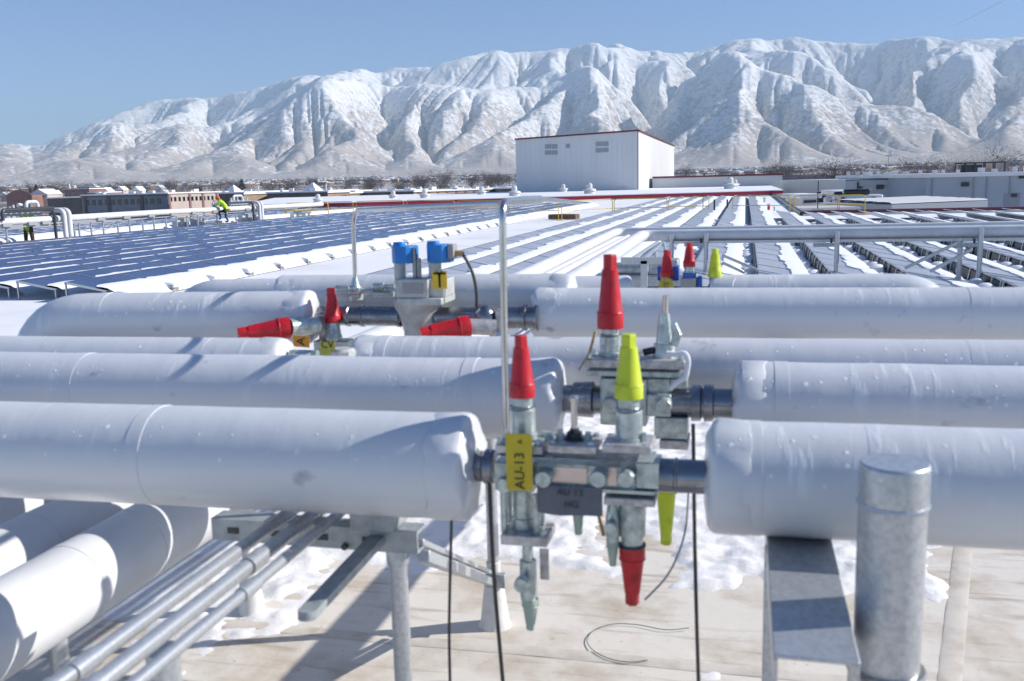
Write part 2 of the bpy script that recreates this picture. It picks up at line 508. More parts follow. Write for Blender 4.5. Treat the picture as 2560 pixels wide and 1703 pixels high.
so = grid_sheet('snow_patches', np.linspace(-5.6, 3.4, 340), np.linspace(2.6, 9.0, 240), snow_z, M['old_snow'], 'stuff')

# ================================================================== INSULATED PIPES
def ins_pipe(label, pts, r, cap0=False, cap1=False, group=None, mat_='jacket', bands=(), cat='pipe', step=.055, rad=.3, n=48):
    path = subdiv(bend(pts, rad, 10), step)
    # drop doubles
    q = [path[0]]
    for p in path[1:]:
        if (p - q[-1]).length > .004: q.append(p)
    t = thing('insulated_pipe', label, cat, tuple(q[0]), group)
    sd_ = random.random() * 90
    rr = [r * (1 + .006 * fbm(i * step * .8, sd_)) for i in range(len(q))]
    mb = MB().tube(q, rr, n, caps=not (cap0 and cap1))
    if mat_ == 'jacket':
        for i in range(len(q)):
            for k in range(n):
                v = Vector(mb.v[i * n + k]); d = v - q[i]
                f = .011 * fbm(v.x * 4.5, v.y * 7, v.z * 7 + sd_, 3) + .006 * fbm(v.x * 19, v.y * 6, v.z * 6, 3)
                mb.v[i * n + k] = tuple(q[i] + d * (1 + f))
    mb.build('jacket', M[mat_], t, angle=60)
    for flag, e, d in ((cap0, q[0], q[0] - q[1]), (cap1, q[-1], q[-1] - q[-2])):
        if flag:
            prof = [(-.075, r * 1.0), (-.07, r * 1.012), (0.0, r * 1.016), (.010, r * 1.0), (.018, r * .955), (.024, r * .86), (.030, r * .5), (.032, .02)]
            # the end cap bulges a little unevenly where the jacket was folded over
            m2 = MB().lathe(e, d, prof, n)
            m2.v = [tuple(Vector(v) * 1 + d.normalized() * .012 * fbm(v[1] * 16, v[2] * 16, v[0] * 6) + Vector((0, v[1] - e.y, v[2] - e.z)) * .05 * fbm(v[0] * 30, v[1] * 9, v[2] * 9)) for v in m2.v]
            m2.build('end_cap', M[mat_], t, angle=60)
    for b in bands:
        # b metres along the straight run
        L = 0
        for a, c in zip(q, q[1:]):
            l = (c - a).length
            if L + l > b:
                dd = (c - a).normalized(); p = a + dd * (b - L)
                MB().lathe(p, dd, [(-.022, r * .99), (-.0215, r * 1.010), (.020, r * 1.012), (.0205, r * .99)], n, close=False).build('jacket_band', M[mat_], t, angle=40)
                break
            L += l
    return t
RP = .14
P1Z = .865
G1 = 'insulated pipes across the rack'
p1c = lambda X: 2.30 + .03 * X          # y of the first pipe line
Xc = -.022 + at_y(1186, 1150, 2.3).x
xr = .030 + at_y(1766, 1150, 2.3).x
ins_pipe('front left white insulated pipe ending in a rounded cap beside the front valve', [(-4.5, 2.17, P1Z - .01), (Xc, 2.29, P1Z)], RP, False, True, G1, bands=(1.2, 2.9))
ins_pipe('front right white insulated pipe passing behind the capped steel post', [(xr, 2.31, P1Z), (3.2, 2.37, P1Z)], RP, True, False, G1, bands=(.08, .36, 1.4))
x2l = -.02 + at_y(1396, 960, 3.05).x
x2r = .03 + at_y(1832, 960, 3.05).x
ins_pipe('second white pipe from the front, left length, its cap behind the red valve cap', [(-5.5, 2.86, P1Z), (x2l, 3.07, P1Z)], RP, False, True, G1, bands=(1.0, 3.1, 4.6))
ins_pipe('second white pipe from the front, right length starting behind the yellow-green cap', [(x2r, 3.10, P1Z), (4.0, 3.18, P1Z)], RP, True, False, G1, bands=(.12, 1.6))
q3 = .93; P3Z = 1.6 - .735 * q3
x3l = at_y(700, 870, 3.5 * q3).x
x3r = at_y(905, 870, 3.6 * q3).x
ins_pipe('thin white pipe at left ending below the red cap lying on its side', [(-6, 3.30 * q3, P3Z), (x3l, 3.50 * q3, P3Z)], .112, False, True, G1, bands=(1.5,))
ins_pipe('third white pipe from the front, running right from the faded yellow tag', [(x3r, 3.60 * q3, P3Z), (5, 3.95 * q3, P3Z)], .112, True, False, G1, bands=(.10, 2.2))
q4 = .76; q6 = .70; q3 = .93  # back rack pipes and their valves scaled about the camera by these factors
P4Z = 1.6 - .735 * q4; P6Z = 1.6 - .735 * q6; P5Z = 1.6 - .70 * .73; P3Z = 1.6 - .735 * q3
x4l = at_y(765, 780, 4.9 * q4).x
x4r = at_y(1350, 780, 5.1 * q4).x
x4e = at_y(70, 760, 4.7 * q4).x
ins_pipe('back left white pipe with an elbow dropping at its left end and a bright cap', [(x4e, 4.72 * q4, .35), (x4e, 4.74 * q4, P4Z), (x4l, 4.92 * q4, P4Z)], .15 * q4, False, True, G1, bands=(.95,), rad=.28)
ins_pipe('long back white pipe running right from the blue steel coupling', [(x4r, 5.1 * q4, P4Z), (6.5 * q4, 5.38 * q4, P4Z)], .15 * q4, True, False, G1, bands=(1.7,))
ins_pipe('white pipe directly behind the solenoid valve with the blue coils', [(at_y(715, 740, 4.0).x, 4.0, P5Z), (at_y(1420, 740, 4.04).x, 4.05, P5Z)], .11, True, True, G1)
x6l = at_y(455, 720, 5.85 * q6).x
x6m = at_y(1560, 720, 6.0 * q6).x
x6n = at_y(1790, 720, 6.1 * q6).x
x6r = at_y(2345, 720, 6.2 * q6).x
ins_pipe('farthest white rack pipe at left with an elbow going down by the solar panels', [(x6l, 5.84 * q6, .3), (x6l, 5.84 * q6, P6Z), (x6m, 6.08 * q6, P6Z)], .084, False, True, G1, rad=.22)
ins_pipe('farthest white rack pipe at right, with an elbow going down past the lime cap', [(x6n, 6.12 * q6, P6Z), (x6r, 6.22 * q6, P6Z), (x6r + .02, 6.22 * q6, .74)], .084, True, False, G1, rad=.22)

# lower pipes running away from the camera
G2 = 'insulated pipes running under the rack'
ins_pipe('big lower white pipe at bottom left nearest the thin conduits', [(-2.17, -1.5, .30), (-2.2, 7.5, .30)], .14, False, False, G2, mat_='jacket_plain', bands=(4.05, 4.4, 6.2))
ins_pipe('lower white pipe at bottom left, second from the conduits', [(-2.52, -1.5, .30), (-2.55, 7.5, .30)], .14, False, False, G2, mat_='jacket_plain', bands=(4.3, 5.4))
ins_pipe('lower white pipe at bottom left farthest from the conduits', [(-2.93, -1.5, .30), (-2.96, 7.5, .30)], .14, False, False, G2, mat_='jacket_plain', bands=(4.6,))

# the pipe bridge across the solar field, right
G3 = 'insulated pipes of the pipe bridge'
cl = Vector((-1.95, 19.35, .46)); cr = Vector((9.0, 17.75, .57))
ins_pipe('white pipe bridge crossing over the right hand solar rows', [(-1.92, 7.6, .44), (-2.04, 19.35, .46), (9.0, 17.72, .57)], .115, False, False, G3, step=.5, rad=.35, mat_='jacket_plain')
ins_pipe('slimmer white pipe lying behind along the top of the pipe bridge', [(-2.62, 7.6, .44), (-2.66, 20.1, .50), (9.0, 17.98, .66)], .088, False, False, G3, step=.5, rad=.35, mat_='jacket_plain')
ins_pipe('thin white pipe lying between the two bright pipes that lead to the bridge', [(-2.34, 7.6, .40), (-2.36, 19.7, .42)], .05, False, True, G3, step=.5, rad=.1, mat_='jacket_plain')
t = thing('pipe_bridge_rail', 'grey steel channel carrying the pipe bridge over the solar rows', 'rail', tuple(cl))
MB().bar((-1.5, 19.16, .335), (9, 17.6, .44), .12, .05).build('channel', M['galv'], t)

# bridge posts
K4 = crop(1700, 350, 2.7407)
G4 = 'galvanised posts of the pipe bridge'
def bridge_post(X, Y, ztop, label, bracket):
    t = thing('bridge_post', label, 'post', (X, Y, ZR), G4)
    MB().cyl((X, Y, ZR), (X, Y, ztop), .045, n=12).build('pole', M['galv'], t)
    MB().lathe((X, Y, ZR), (0, 0, 1), [(0, .14), (.2, .11), (.32, .06)], 12).build('roof_boot', M['boot_white'], t)
    if bracket:
        MB().box((X - .22, Y + .02, .30), (.40, .1, .07)).build('bracket', M['galv_dull'], t)
        MB().cyl((X - .10, Y + .02, .27), (X - .10, Y + .02, .42), .02, n=8).build('u_bolt', M['dark_metal'], t)
    return t
cy = lambda X: 19.14 + (X + 1.5) * (17.52 - 19.14) / 10.5
bridge_post(-1.42, cy(-1.42) - .05, .50, 'bridge post nearest the three bright white pipes', False)
p = at_z(1763, 700, 0); Xp = at_y(1763, 640, 18.6).x
bridge_post(Xp, cy(Xp) - .08, .52, 'bridge post right behind the rear red caps', True)
p = at_y(2096, 600, 18.3); bridge_post(p.x, cy(p.x) - .1, .55, 'bridge post in the middle of the right hand solar rows', True)
p = at_y(2404, 640, 18.2); bridge_post(p.x, cy(p.x) + .02, .42, 'lower bridge post, left one of the pair at far right', False)
p = at_y(2455, 600, 18.1); bridge_post(p.x, cy(p.x) - .1, .60, 'taller bridge post, right one of the pair at far right', True)
def brace(name, a, b, w, label, cat='brace', group=None, m='galv', h=None):
    o = MB().bar(a, b, w, h or w).build(name, M[m], None, bevel=.004)
    return tag(o, label, cat, group)
G5 = 'diagonal braces of the pipe bridge'
for (x0, y0), (x1, y1), Yb, lb in (((1540, 880), (1890, 710), 17.9, 'left sloping brace rising to the lower far right post'), ((1715, 900), (2000, 750), 17.8, 'right sloping brace rising to the taller far right post'),
                                   ((290, 790), (540, 895), 18.0, 'upper of two braces falling right beside the rear lime cap'), ((290, 840), (440, 910), 17.9, 'lower of two braces falling right beside the rear lime cap')):
    a = at_y(*K4(x0, y0), Yb); b = at_y(*K4(x1, y1), Yb + .1)
    brace('diagonal_brace', a, b, .05, lb, 'brace', G5)

# ================================================================== SUPPORT STEEL NEAR THE CAMERA
t = thing('support_channel', 'wide galvanised channel lying under the front right pipe beside the steel post', 'channel', (.141, 1.69, .7))
w = .0765
mb = MB()
mb.box2((.141 - w, 1.69, .714), (.141 + w, 6.6, .7225))
mb.build('top_web', M['galv'], t, bevel=.002)
mb = MB()
mb.box2((.141 - w, 1.69, .655), (.141 - w + .008, 6.6, .7139))
mb.box2((.141 + w - .008, 1.69, .655), (.141 + w, 6.6, .7139))
mb.build('flange', M['galv'], t)
sl_ = at_y(1911, 1420, 2.26).x; sr_ = at_y(1950, 1420, 2.26).x
t = thing('strut_post', 'square galvanised strut standing at the left edge of the wide channel', 'post', (sl_, 2.26, ZR))
MB().box2((sl_, 2.26, ZR), (sr_, 2.30, .70)).build('channel', M['galv'], t, bevel=.004)
MB().box2((sl_ - .03, 2.24, ZR + .004), (sr_ + .03, 2.34, ZR + .012)).build('foot_plate', M['galv_dull'], t)
pz = at_y(2237, 1160, 1.93).z
px_ = at_y(2237, 1160, 1.93).x
t = thing('capped_post', 'thick galvanised steel post with a flat cap and welded rim, right foreground', 'post', (px_, 1.93, ZR))
pr = .0655
MB().cyl((px_, 1.93, ZR), (px_, 1.93, pz - .075), pr, n=40).build('pole', M['galv'], t)
MB().lathe((px_, 1.93, pz - .085), (0, 0, 1), [(0, pr * .99), (.0005, pr * 1.05), (.004, pr * 1.075), (.009, pr * 1.05), (.0095, pr * 1.03), (.080, pr * 1.03), (.085, pr * 1.015), (.088, pr * .97), (.0885, pr * .96), (.0885, 0.001)], 48).build('cap', M['galv'], t)
MB().lathe((px_, 1.93, .585), (0, 0, 1), [(0, pr), (0, pr + .010), (.006, pr + .014), (.012, pr + .010), (.014, pr)], 40, close=False).build('collar', M['stainless'], t)
MB().lathe((px_, 1.93, ZR), (0, 0, 1), [(0, pr + .06), (.6, pr + .03), (1.18, pr + .008), (1.184, pr)], 32, close=False).build('roof_boot', M['boot_white'], t)

# small capped post, bottom left
sp = at_z(406, 1620, .62)
t = thing('capped_post', 'short capped post under the thin conduits at bottom left', 'post', (sp.x, sp.y, ZR))
MB().cyl((sp.x, sp.y, ZR), (sp.x, sp.y, .59), .035, n=24).build('pole', M['galv'], t)
MB().lathe((sp.x, sp.y, .588), (0, 0, 1), [(0, .036), (.028, .0375), (.032, .034), (.032, .001)], 24).build('cap', M['galv'], t)
# post under the big lower pipe
pp = at_x(148, 1640, -2.12)
t = thing('support_post', 'galvanised leg standing under the big lower pipe at bottom left', 'post', (pp.x, pp.y, ZR))
MB().cyl((pp.x, pp.y, ZR), (pp.x, pp.y, .20), .03, n=18).build('pole', M['galv'], t)
MB().lathe((pp.x, pp.y, ZR), (0, 0, 1), [(0, .08), (.05, .06), (.09, .032)], 18).build('roof_boot', M['boot_white'], t)

# conduits
G6 = 'galvanised conduits running under the front pipe'
def conduit(X, r, y0, couplings, label):
    t = thing('conduit', label, 'conduit', (X, y0, .69), G6)
    MB().cyl((X, y0, .69), (X - .01, 7.2, .69), r, n=18).build('tube', M['galv'], t)
    for c in couplings:
        MB().lathe((X, c, .69), (0, 1, 0), [(0, r * 1.0), (0, r * 1.22), (.07, r * 1.22), (.07, r)], 18, close=False).build('coupling', M['galv'], t)
    return t
conduit(-1.243, .0175, .9, (1.42, 1.30), 'left of the three thin galvanised conduits at bottom left')
conduit(-1.166, .0195, .8, (1.33, 1.95), 'middle of the three thin galvanised conduits at bottom left')
conduit(-1.098, .0145, 1.2, (1.80,), 'right and slimmest of the three galvanised conduits at bottom left')
for yy in (2.02, 2.10): pass
# support frame left of the valve
t = thing('channel_stand', 'galvanised frame of channel beam and leg under the front left pipe', 'frame', (-.93, 2.36, ZR))
mb = MB(); mb.box2((-1.50, 2.33, .590), (-.865, 2.338, .655)); mb.box2((-1.50, 2.3382, .647), (-.865, 2.40, .655)); mb.box2((-1.50, 2.3382, .590), (-.865, 2.40, .598))
mb.build('beam', M['galv_dull'], t)
for k in range(4):
    MB().box((-1.43 + k * .14, 2.3285, .622), (.035, .003, .018)).build('slot', M['dark_metal'], t)
MB().cyl((-.94, 2.37, ZR), (-.94, 2.37, .5895), .026, n=24).build('leg', M['galv'], t)
MB().lathe((-.94, 2.37, .545), (0, 0, 1), [(0, .026), (0, .032), (.03, .033), (.044, .03)], 20, close=False).build('collar', M['galv'], t)
MB().box((-.99, 2.36, .68), (.13, .10, .05)).build('clamp_plate', M['galv_dull'], t, bevel=.004)
mb = MB(); mb.cyl((-1.08, 2.318, .60), (-1.08, 2.33, .60), .010, n=6); mb.build('bolt', M['dark_metal'], t)
t2 = thing('strut_bar', 'galvanised strut with a rounded end jutting toward the viewer under the front pipe', 'strut', (-1.02, 1.93, .6))
mb = MB(); mb.bar((-.94, 2.75, .688), (-1.02, 1.96, .575), .046, .022); mb.lathe((-1.02, 1.96, .564), (0, .142, .99), [(0, .023), (.022, .023)], 20)
mb.build('channel', M['galv_dull'], t2)
# thin pole with white roof boot
pb = at_z(1238, 1564, ZR)
t = thing('support_pole', 'thin galvanised pole in a white cone boot left of the front valve', 'pole', tuple(pb))
MB().cyl(pb, (pb.x, pb.y, .85), .029, n=18).build('pole', M['galv'], t)
MB().lathe(pb, (0, 0, 1), [(0, .085), (.03, .072), (.275, .043), (.278, .033), (.34, .036), (.344, .029)], 24).build('roof_boot', M['boot_white'], t)
q1 = at_y(1240, 1450, pb.y - .04)
MB().box((q1.x, pb.y - .04, q1.z), (.10, .04, .07)).build('clamp', M['galv_dull'], t, bevel=.004)
G7 = 'braces beside the channel beam'
brace('cross_brace', (-.87, 2.37, .61), (q1.x - .02, pb.y - .07, q1.z + .05), .02, 'upper thin brace from the channel beam to the booted pole', 'brace', G7)
brace('cross_brace', (-.87, 2.39, .56), (q1.x - .02, pb.y - .07, q1.z), .036, 'lower and thicker brace from the channel beam to the booted pole', 'brace', G7)
for lb, x, y in (('small white cone boot on the snow left of the channel beam', 630, 1530),):
    p = at_z(x, y, ZR)
    o = MB().lathe((p.x, p.y, ZR), (0, 0, 1), [(0, .075), (.03, .066), (.22, .048), (.222, .028), (.41, .028)], 20).build('roof_boot', M['boot_white'], None)
    tag(o, lb, 'boot')

# cables and loose wires
def cable(label, pts, r, m='cable', cat='cable', name='cable'):
    o = MB().tube(subdiv(bend(pts, .25, 8), .05), r, 8).build(name, M[m], None)
    return tag(o, label, cat)
c0 = at_y(1129, 1290, 2.26); c1 = at_y(1126, 1740, 2.22)
cable('dark cable hanging straight down from the end of the front left pipe', [(c0.x, 2.28, .76), c0, at_y(1122, 1580, 2.23), c1], .0042)
cable('dark cable hanging from the left coupling of the front valve', [at_y(1222, 1170, 2.28), at_y(1232, 1420, 2.27), at_y(1262, 1760, 2.25)], .0055)
cable('dark cable hanging between the front valve and the front right pipe', [at_y(1733, 1060, 2.45), at_y(1737, 1400, 2.42), at_y(1748, 1760, 2.38)], .0052)
cable('thin grey cable curving down left behind the lime cap', [at_y(1722, 1220, 2.75), at_y(1715, 1340, 2.72), at_y(1672, 1440, 2.7), at_y(1612, 1500, 2.68)], .0032, 'grey_plastic')
K1 = crop(1100, 980, 2.178)
cable('thin green wire curled on the beige roof below the red cap', [at_z(*K1(x, y), ZR + .012) for x, y in ((1355, 1285), (1230, 1300), (1080, 1265), (940, 1260), (840, 1290), (790, 1350), (830, 1410), (920, 1455), (1030, 1475), (1130, 1460))], .0022, 'wire', 'wire', 'loose_wire')
# ================================================================== VALVE STATIONS
def valve_cap(p, axis, R, L, m, parent, name='valve_cap', square=True):
    """tapered screw cap: collar at the base, long cone, hexagonal grip at the tip"""
    mb = MB()
    mb.lathe(p, axis, [(0, R * .93), (.0, R), (L * .035, R * 1.0), (L * .21, R * .985), (L * .245, R * .90), (L * .80, R * .585), (L * .803, R * .50)], 28)
    mb.lathe(Vector(p) + Vector(axis).normalized() * L * .802, axis, [(0, R * .545), (L * .185, R * .53), (L * .198, R * .47)], 6, ph=.3)
    mb.lathe(Vector(p) + Vector(axis).normalized() * L * .20, axis, [(0, R * .99), (L * .012, R * 1.03), (L * .03, R * .99)], 28, close=False)
    return mb.build(name, M[m], parent)
def XZ(K, x, y, Y):
    p = at_y(*K(x, y), Y); return p.x, p.z
def front_box(mb, K, x0, y0, x1, y1, Y, depth, mi=0):
    """a block whose front face covers the given photo rectangle at depth plane Y"""
    a = XZ(K, x0, y0, Y); b = XZ(K, x1, y1, Y)
    return mb.box2((a[0], Y, b[1]), (b[0], Y + depth, a[1]), mi)
def upright(K, xc, y_top, y_bot, Y):
    a = XZ(K, xc, y_bot, Y); b = XZ(K, xc, y_top, Y)
    return Vector((a[0], Y, a[1])), abs(b[1] - a[1])
def rad_px(K, x, y, wpx, Y):
    a = XZ(K, x - wpx / 2, y, Y); b = XZ(K, x + wpx / 2, y, Y)
    return abs(b[0] - a[0]) / 2
def bolts(parent, pts, r=.009, h=.012, axis=(0, 0, 1), m='zinc'):
    for p in pts:
        mb = MB().lathe(p, axis, [(0, r), (h * .8, r), (h, r * .8)], 6)
        mb.lathe(Vector(p) - Vector(axis) * .0004, axis, [(0, r * 1.4), (.002, r * 1.4)], 14)
        mb.build('bolt', M[m], parent)

# ---------------------------------------------------------------- front station
KA = crop(1100, 980, 2.178)
KB = crop(1180, 600, 2.614)
Yf, Yc = 2.245, 2.295
v1 = thing('valve_station', 'front steel valve block with red and yellow-green caps joining the two nearest pipes', 'valve', (at_y(1430, 1170, Yc).x, Yc, .85))
# stub pipes and weld rings
yl = XZ(KA, 220, 400, Yc)[1]
a = XZ(KA, 100, 400, Yc)[0]; b = XZ(KA, 300, 400, Yc)[0]
mb = MB().cyl((a, Yc, P1Z), (b, Yc, P1Z), .041, n=28)
mb.lathe((b - .03, Yc, P1Z), (1, 0, 0), [(0, .041), (.006, .0465), (.022, .0465), (.028, .043)], 28, close=False)
mb.build('stub_pipe', M['steel'], v1)
a = XZ(KA, 1185, 430, Yc)[0]; b = XZ(KA, 1480, 430, Yc)[0]
mb = MB().cyl((a, Yc, P1Z), (b, Yc, P1Z), .0425, n=28)
xm = XZ(KA, 1275, 430, Yc)[0]
mb.lathe((xm, Yc, P1Z), (1, 0, 0), [(0, .0425), (.003, .0455), (.007, .0455), (.010, .0425)], 28, close=False)
mb.build('stub_pipe', M['steel'], v1)
# body with a recessed face
mb = MB()
front_box(mb, KA, 300, 345, 1160, 388, Yf - .004, .10)
front_box(mb, KA, 515, 388, 1065, 540, Yf + .012, .08)
front_box(mb, KA, 295, 388, 510, 545, Yf, .10)
front_box(mb, KA, 1068, 388, 1192, 530, Yf + .004, .09)
front_box(mb, KA, 600, 515, 1170, 565, Yf - .002, .10)
mb.build('body', M['zinc'], v1, bevel=.004)
for x0, x1 in ((298, 558), (582, 850), (880, 1150)):
    mb = MB(); front_box(mb, KA, x0, 288, x1, 344, Yf - .012, .115)
    mb.build('flange_plate', M['zinc_edge'], v1, bevel=.003)
for x0 in (560, 860, 1012):
    p = XZ(KA, x0, 478, Yf - .03)
    MB().lathe((p[0], Yf + .02, p[1]), (0, -1, 0), [(0, .0215), (.048, .0215), (.052, .0195)], 28).build('plug', M['zinc'], v1)
mb = MB(); front_box(mb, KA, 612, 408, 800, 508, Yf + .0085, .003); mb.build('rating_plate', M['rating_plate'], v1); mb = MB(); front_box(mb, KA, 915, 412, 962, 512, Yf + .0085, .003); mb.build('rating_plate', M['rating_plate'], v1)  # added thin plates that carry the painted pinkish reflection
p = XZ(KA, 345, 512, Yf - .02); MB().lathe((p[0], Yf + .01, p[1]), (0, -1, 0), [(0, .02), (.03, .02), (.033, .018)], 24).build('plug', M['zinc'], v1)
ztop = XZ(KA, 400, 288, Yf - .012)[1] + .0008
pts = []
for x0, x1 in ((298, 558), (582, 850), (880, 1150)):
    xa, xb = XZ(KA, x0 + 28, 288, Yf)[0], XZ(KA, x1 - 28, 288, Yf)[0]
    for xx in (xa, xb):
        for yy in (Yf + .003, Yf + .088): pts.append((xx, yy, ztop))
bolts(v1, pts, .0085, .011)
zf = ztop
# left upright valve and its red cap
def tower(parent, K, xc, ycap_bot, ycap_top, zbase, Y, Rcap, mcap, rb, collar=True):
    base, L = upright(K, xc, ycap_top, ycap_bot, Y)
    mb = MB()
    h = base.z - zbase
    mb.lathe((base.x, Y, zbase), (0, 0, 1), [(0, rb * 1.12), (h * .12, rb * 1.12), (h * .14, rb), (h * .70, rb), (h * .74, rb * .86), (h * .78, rb * .86), (h * .80, rb * .80), (h + .012, rb * .80)], 24)
    mb.build('bonnet', M['zinc'], parent)
    if collar:
        MB().lathe((base.x, Y, zbase + h * .745), (0, 0, 1), [(0, rb * .88), (.001, rb * .98), (h * .04, rb * .98), (h * .045, rb * .86)], 24, close=False).build('lock_ring', M['steel'], parent)
    valve_cap(base, (0, 0, 1), Rcap, L, mcap, parent)
    return base
tower(v1, KB, 328, 1022, 622, zf, Yc, .0335, 'red', .033)
tower(v1, KB, 1025, 1030, 615, zf, Yc, .0365, 'lime', .034)
# middle spindle
b0 = XZ(KA, 733, 285, Yc); b1 = XZ(KA, 733, 30, Yc)
mb = MB().cyl((b0[0], Yc, zf), (b0[0], Yc, b1[1]), .0085, n=14)
mb.lathe((b0[0], Yc, b1[1] - .012), (0, 0, 1), [(0, .010), (.012, .0115), (.016, .008)], 14)
mb.build('spindle', M['stainless'], v1)
MB().lathe((b0[0], Yc, zf), (0, 0, 1), [(0, .030), (.008, .030), (.009, .022), (.022, .021), (.026, .013), (.032, .012)], 6).build('spindle_nut', M['dark_metal'], v1)
for xx, h in ((600, .022), (660, .03), (810, .026), (1110, .03)):
    q = XZ(KA, xx, 285, Yc)
    MB().lathe((q[0], Yc - .01, zf), (0, 0, 1), [(0, .012), (h * .6, .012), (h * .62, .008), (h, .008)], 6).build('stud', M['zinc'], v1)
# lower left bonnet with studs, flange and drain valve
za = XZ(KA, 450, 548, Yc)[1]; zb = XZ(KA, 450, 775, Yf)[1]; zc = XZ(KA, 450, 850, Yf - .01)[1]
xb = XZ(KA, 452, 700, Yc)[0]
MB().lathe((xb, Yc, zb), (0, 0, 1), [(0, .031), ((za - zb) * .3, .030), ((za - zb) * .32, .026), (za - zb + .01, .026)], 24).build('lower_bonnet', M['zinc'], v1)
for dx in (-.042, .044):
    for dy in (-.035, .035):
        mb = MB().cyl((xb + dx, Yc + dy, zb - .003), (xb + dx, Yc + dy, za + .01), .009, n=10)
        mb.build('stud', M['zinc'], v1)
mb = MB(); front_box(mb, KA, 328, 778, 583, 850, Yf - .012, .115); mb.build('lower_flange', M['zinc_edge'], v1, bevel=.003)
zd = XZ(KA, 480, 1130, Yc)[1]
xd = XZ(KA, 480, 1000, Yc)[0]
mb = MB().lathe((xd, Yc, zd), (0, 0, 1), [(0, .021), (.02, .023), ((zc - zd) * .66, .022), ((zc - zd) * .68, .014), (zc - zd + .004, .014)], 18)
mb.build('drain_valve', M['zinc'], v1)
p = XZ(KA, 445, 1050, Yc - .06)
MB().lathe((p[0], Yc - .012, p[1]), (0, -1, 0), [(0, .012), (.03, .012), (.031, .020), (.055, .020), (.058, .018)], 24).build('drain_plug', M['zinc'], v1)
ze = XZ(KA, 492, 1300, Yc)[1]; xe = XZ(KA, 492, 1200, Yc)[0]
valve_cap((xe, Yc, zd + .004), (0, 0, -1), .0225, zd - ze, 'pale_green', v1)
# middle lower pale cap
p0 = XZ(KA, 752, 640, Yc + .02); p1 = XZ(KA, 752, 775, Yc + .02)
valve_cap((p0[0], Yc + .02, p0[1] + .03), (0, 0, -1), .019, p0[1] - p1[1] + .03, 'pale_green', v1)
# lower right valve with inverted red cap
mb = MB(); front_box(mb, KA, 890, 575, 1170, 632, Yf - .012, .115); mb.build('lower_flange', M['zinc_edge'], v1, bevel=.003)
zb2 = XZ(KA, 1040, 632, Yf)[1]; zc2 = XZ(KA, 1046, 835, Yc)[1]; ze2 = XZ(KA, 1056, 1155, Yc)[1]
xg = XZ(KA, 1046, 800, Yc)[0]
h = zb2 - zc2
MB().lathe((xg, Yc, zc2 - .01), (0, 0, 1), [(0, .028), (h * .30, .029), (h * .32, .033), (h * .34, .033), (h * .36, .034), (h * .95, .036), (h + .02, .036)], 24).build('lower_bonnet', M['zinc'], v1)
valve_cap((xg, Yc, zc2), (0, 0, -1), .034, zc2 - ze2, 'red', v1)
MB().lathe((xg, Yc, zc2 - .001), (0, 0, 1), [(0, .0355), (.005, .0355), (.006, .03)], 24).build('lock_ring', M['dark_metal'], v1)
pa = XZ(KA, 940, 690, Yc - .02); pb_ = XZ(KA, 940, 815, Yc - .02); pc_ = XZ(KA, 944, 950, Yc - .02)
MB().lathe((pb_[0], Yc - .02, pb_[1]), (0, 0, 1), [(0, .016), (.02, .018), (pa[1] - pb_[1], .018), (pa[1] - pb_[1] + .04, .012)], 16).build('drain_valve', M['zinc'], v1)
p = XZ(KA, 925, 750, Yc - .08); MB().lathe((p[0], Yc - .03, p[1]), (0, -1, 0), [(0, .010), (.02, .010), (.021, .0165), (.045, .0165), (.048, .015)], 22).build('drain_plug', M['zinc'], v1)
valve_cap((pb_[0], Yc - .02, pb_[1] + .002), (0, 0, -1), .0165, pb_[1] - pc_[1], 'pale_green', v1)

# tags on the front station
def tag_plate(name, label, K, x0, y0, x1, y1, Y, m, lines=(), rot=0, group=None, tilt=0.0, mi='ink', wavy=0.0, ragged=False):
    a = XZ(K, x0, y0, Y); b = XZ(K, x1, y1, Y)
    c = Vector(((a[0] + b[0]) / 2, Y, (a[1] + b[1]) / 2))
    w, h = abs(b[0] - a[0]), abs(a[1] - b[1])
    t = thing(name, label, 'tag', tuple(c), group)
    nx, nz = 12, 12
    vs = []; fs = []
    for s_ in (0, 1):
        for j in range(nz + 1):
            for i in range(nx + 1):
                u, v = i / nx - .5, j / nz - .5
                e = 1.0
                if ragged: e = 1 - .10 * (abs(u) * 2) ** 3 + .03 * sin(9 * u + 3)
                vs.append((c.x + u * w, c.y + (.0015 if s_ else 0) + wavy * (sin(u * 4) * .004 + v * v * .006), c.z + (v if v > 0 else v * e) * h))
    N1 = (nx + 1) * (nz + 1)
    for j in range(nz):
        for i in range(nx):
            q = j * (nx + 1) + i
            fs.append((q, q + 1, q + nx + 2, q + nx + 1)); fs.append((q + N1 + nx + 1, q + N1 + nx + 2, q + N1 + 1, q + N1))
    rim = [i for i in range(nx + 1)] + [(j + 1) * (nx + 1) - 1 for j in range(1, nz + 1)] + [N1 - 1 - i for i in range(1, nx + 1)] + [(nz - j) * (nx + 1) for j in range(1, nz)]
    for k in range(len(rim)):
        p, q = rim[k], rim[(k + 1) % len(rim)]
        fs.append((q, p, p + N1, q + N1))
    MB().add(vs, fs).build('plate', M[m], t)
    for body, size, dx, dz, r in lines:
        me = text_mesh(body, size); me.materials.append(M[mi])
        o = share('lettering', me, t, (c.x + dx, Y - .0022 - (wavy * .006), c.z + dz), (radians(90), radians(-r), 0))
    if tilt: t.rotation_euler = (0, tilt, 0)
    return t
tag_plate('name_tag', 'tall yellow tag reading AU-13 hung on the front valve block', KA, 356, 226, 506, 540, Yf - .03, 'tag_yellow',
          [('AU-13', .036, .002, -.022, 90), ('A', .018, .004, .054, 90)])
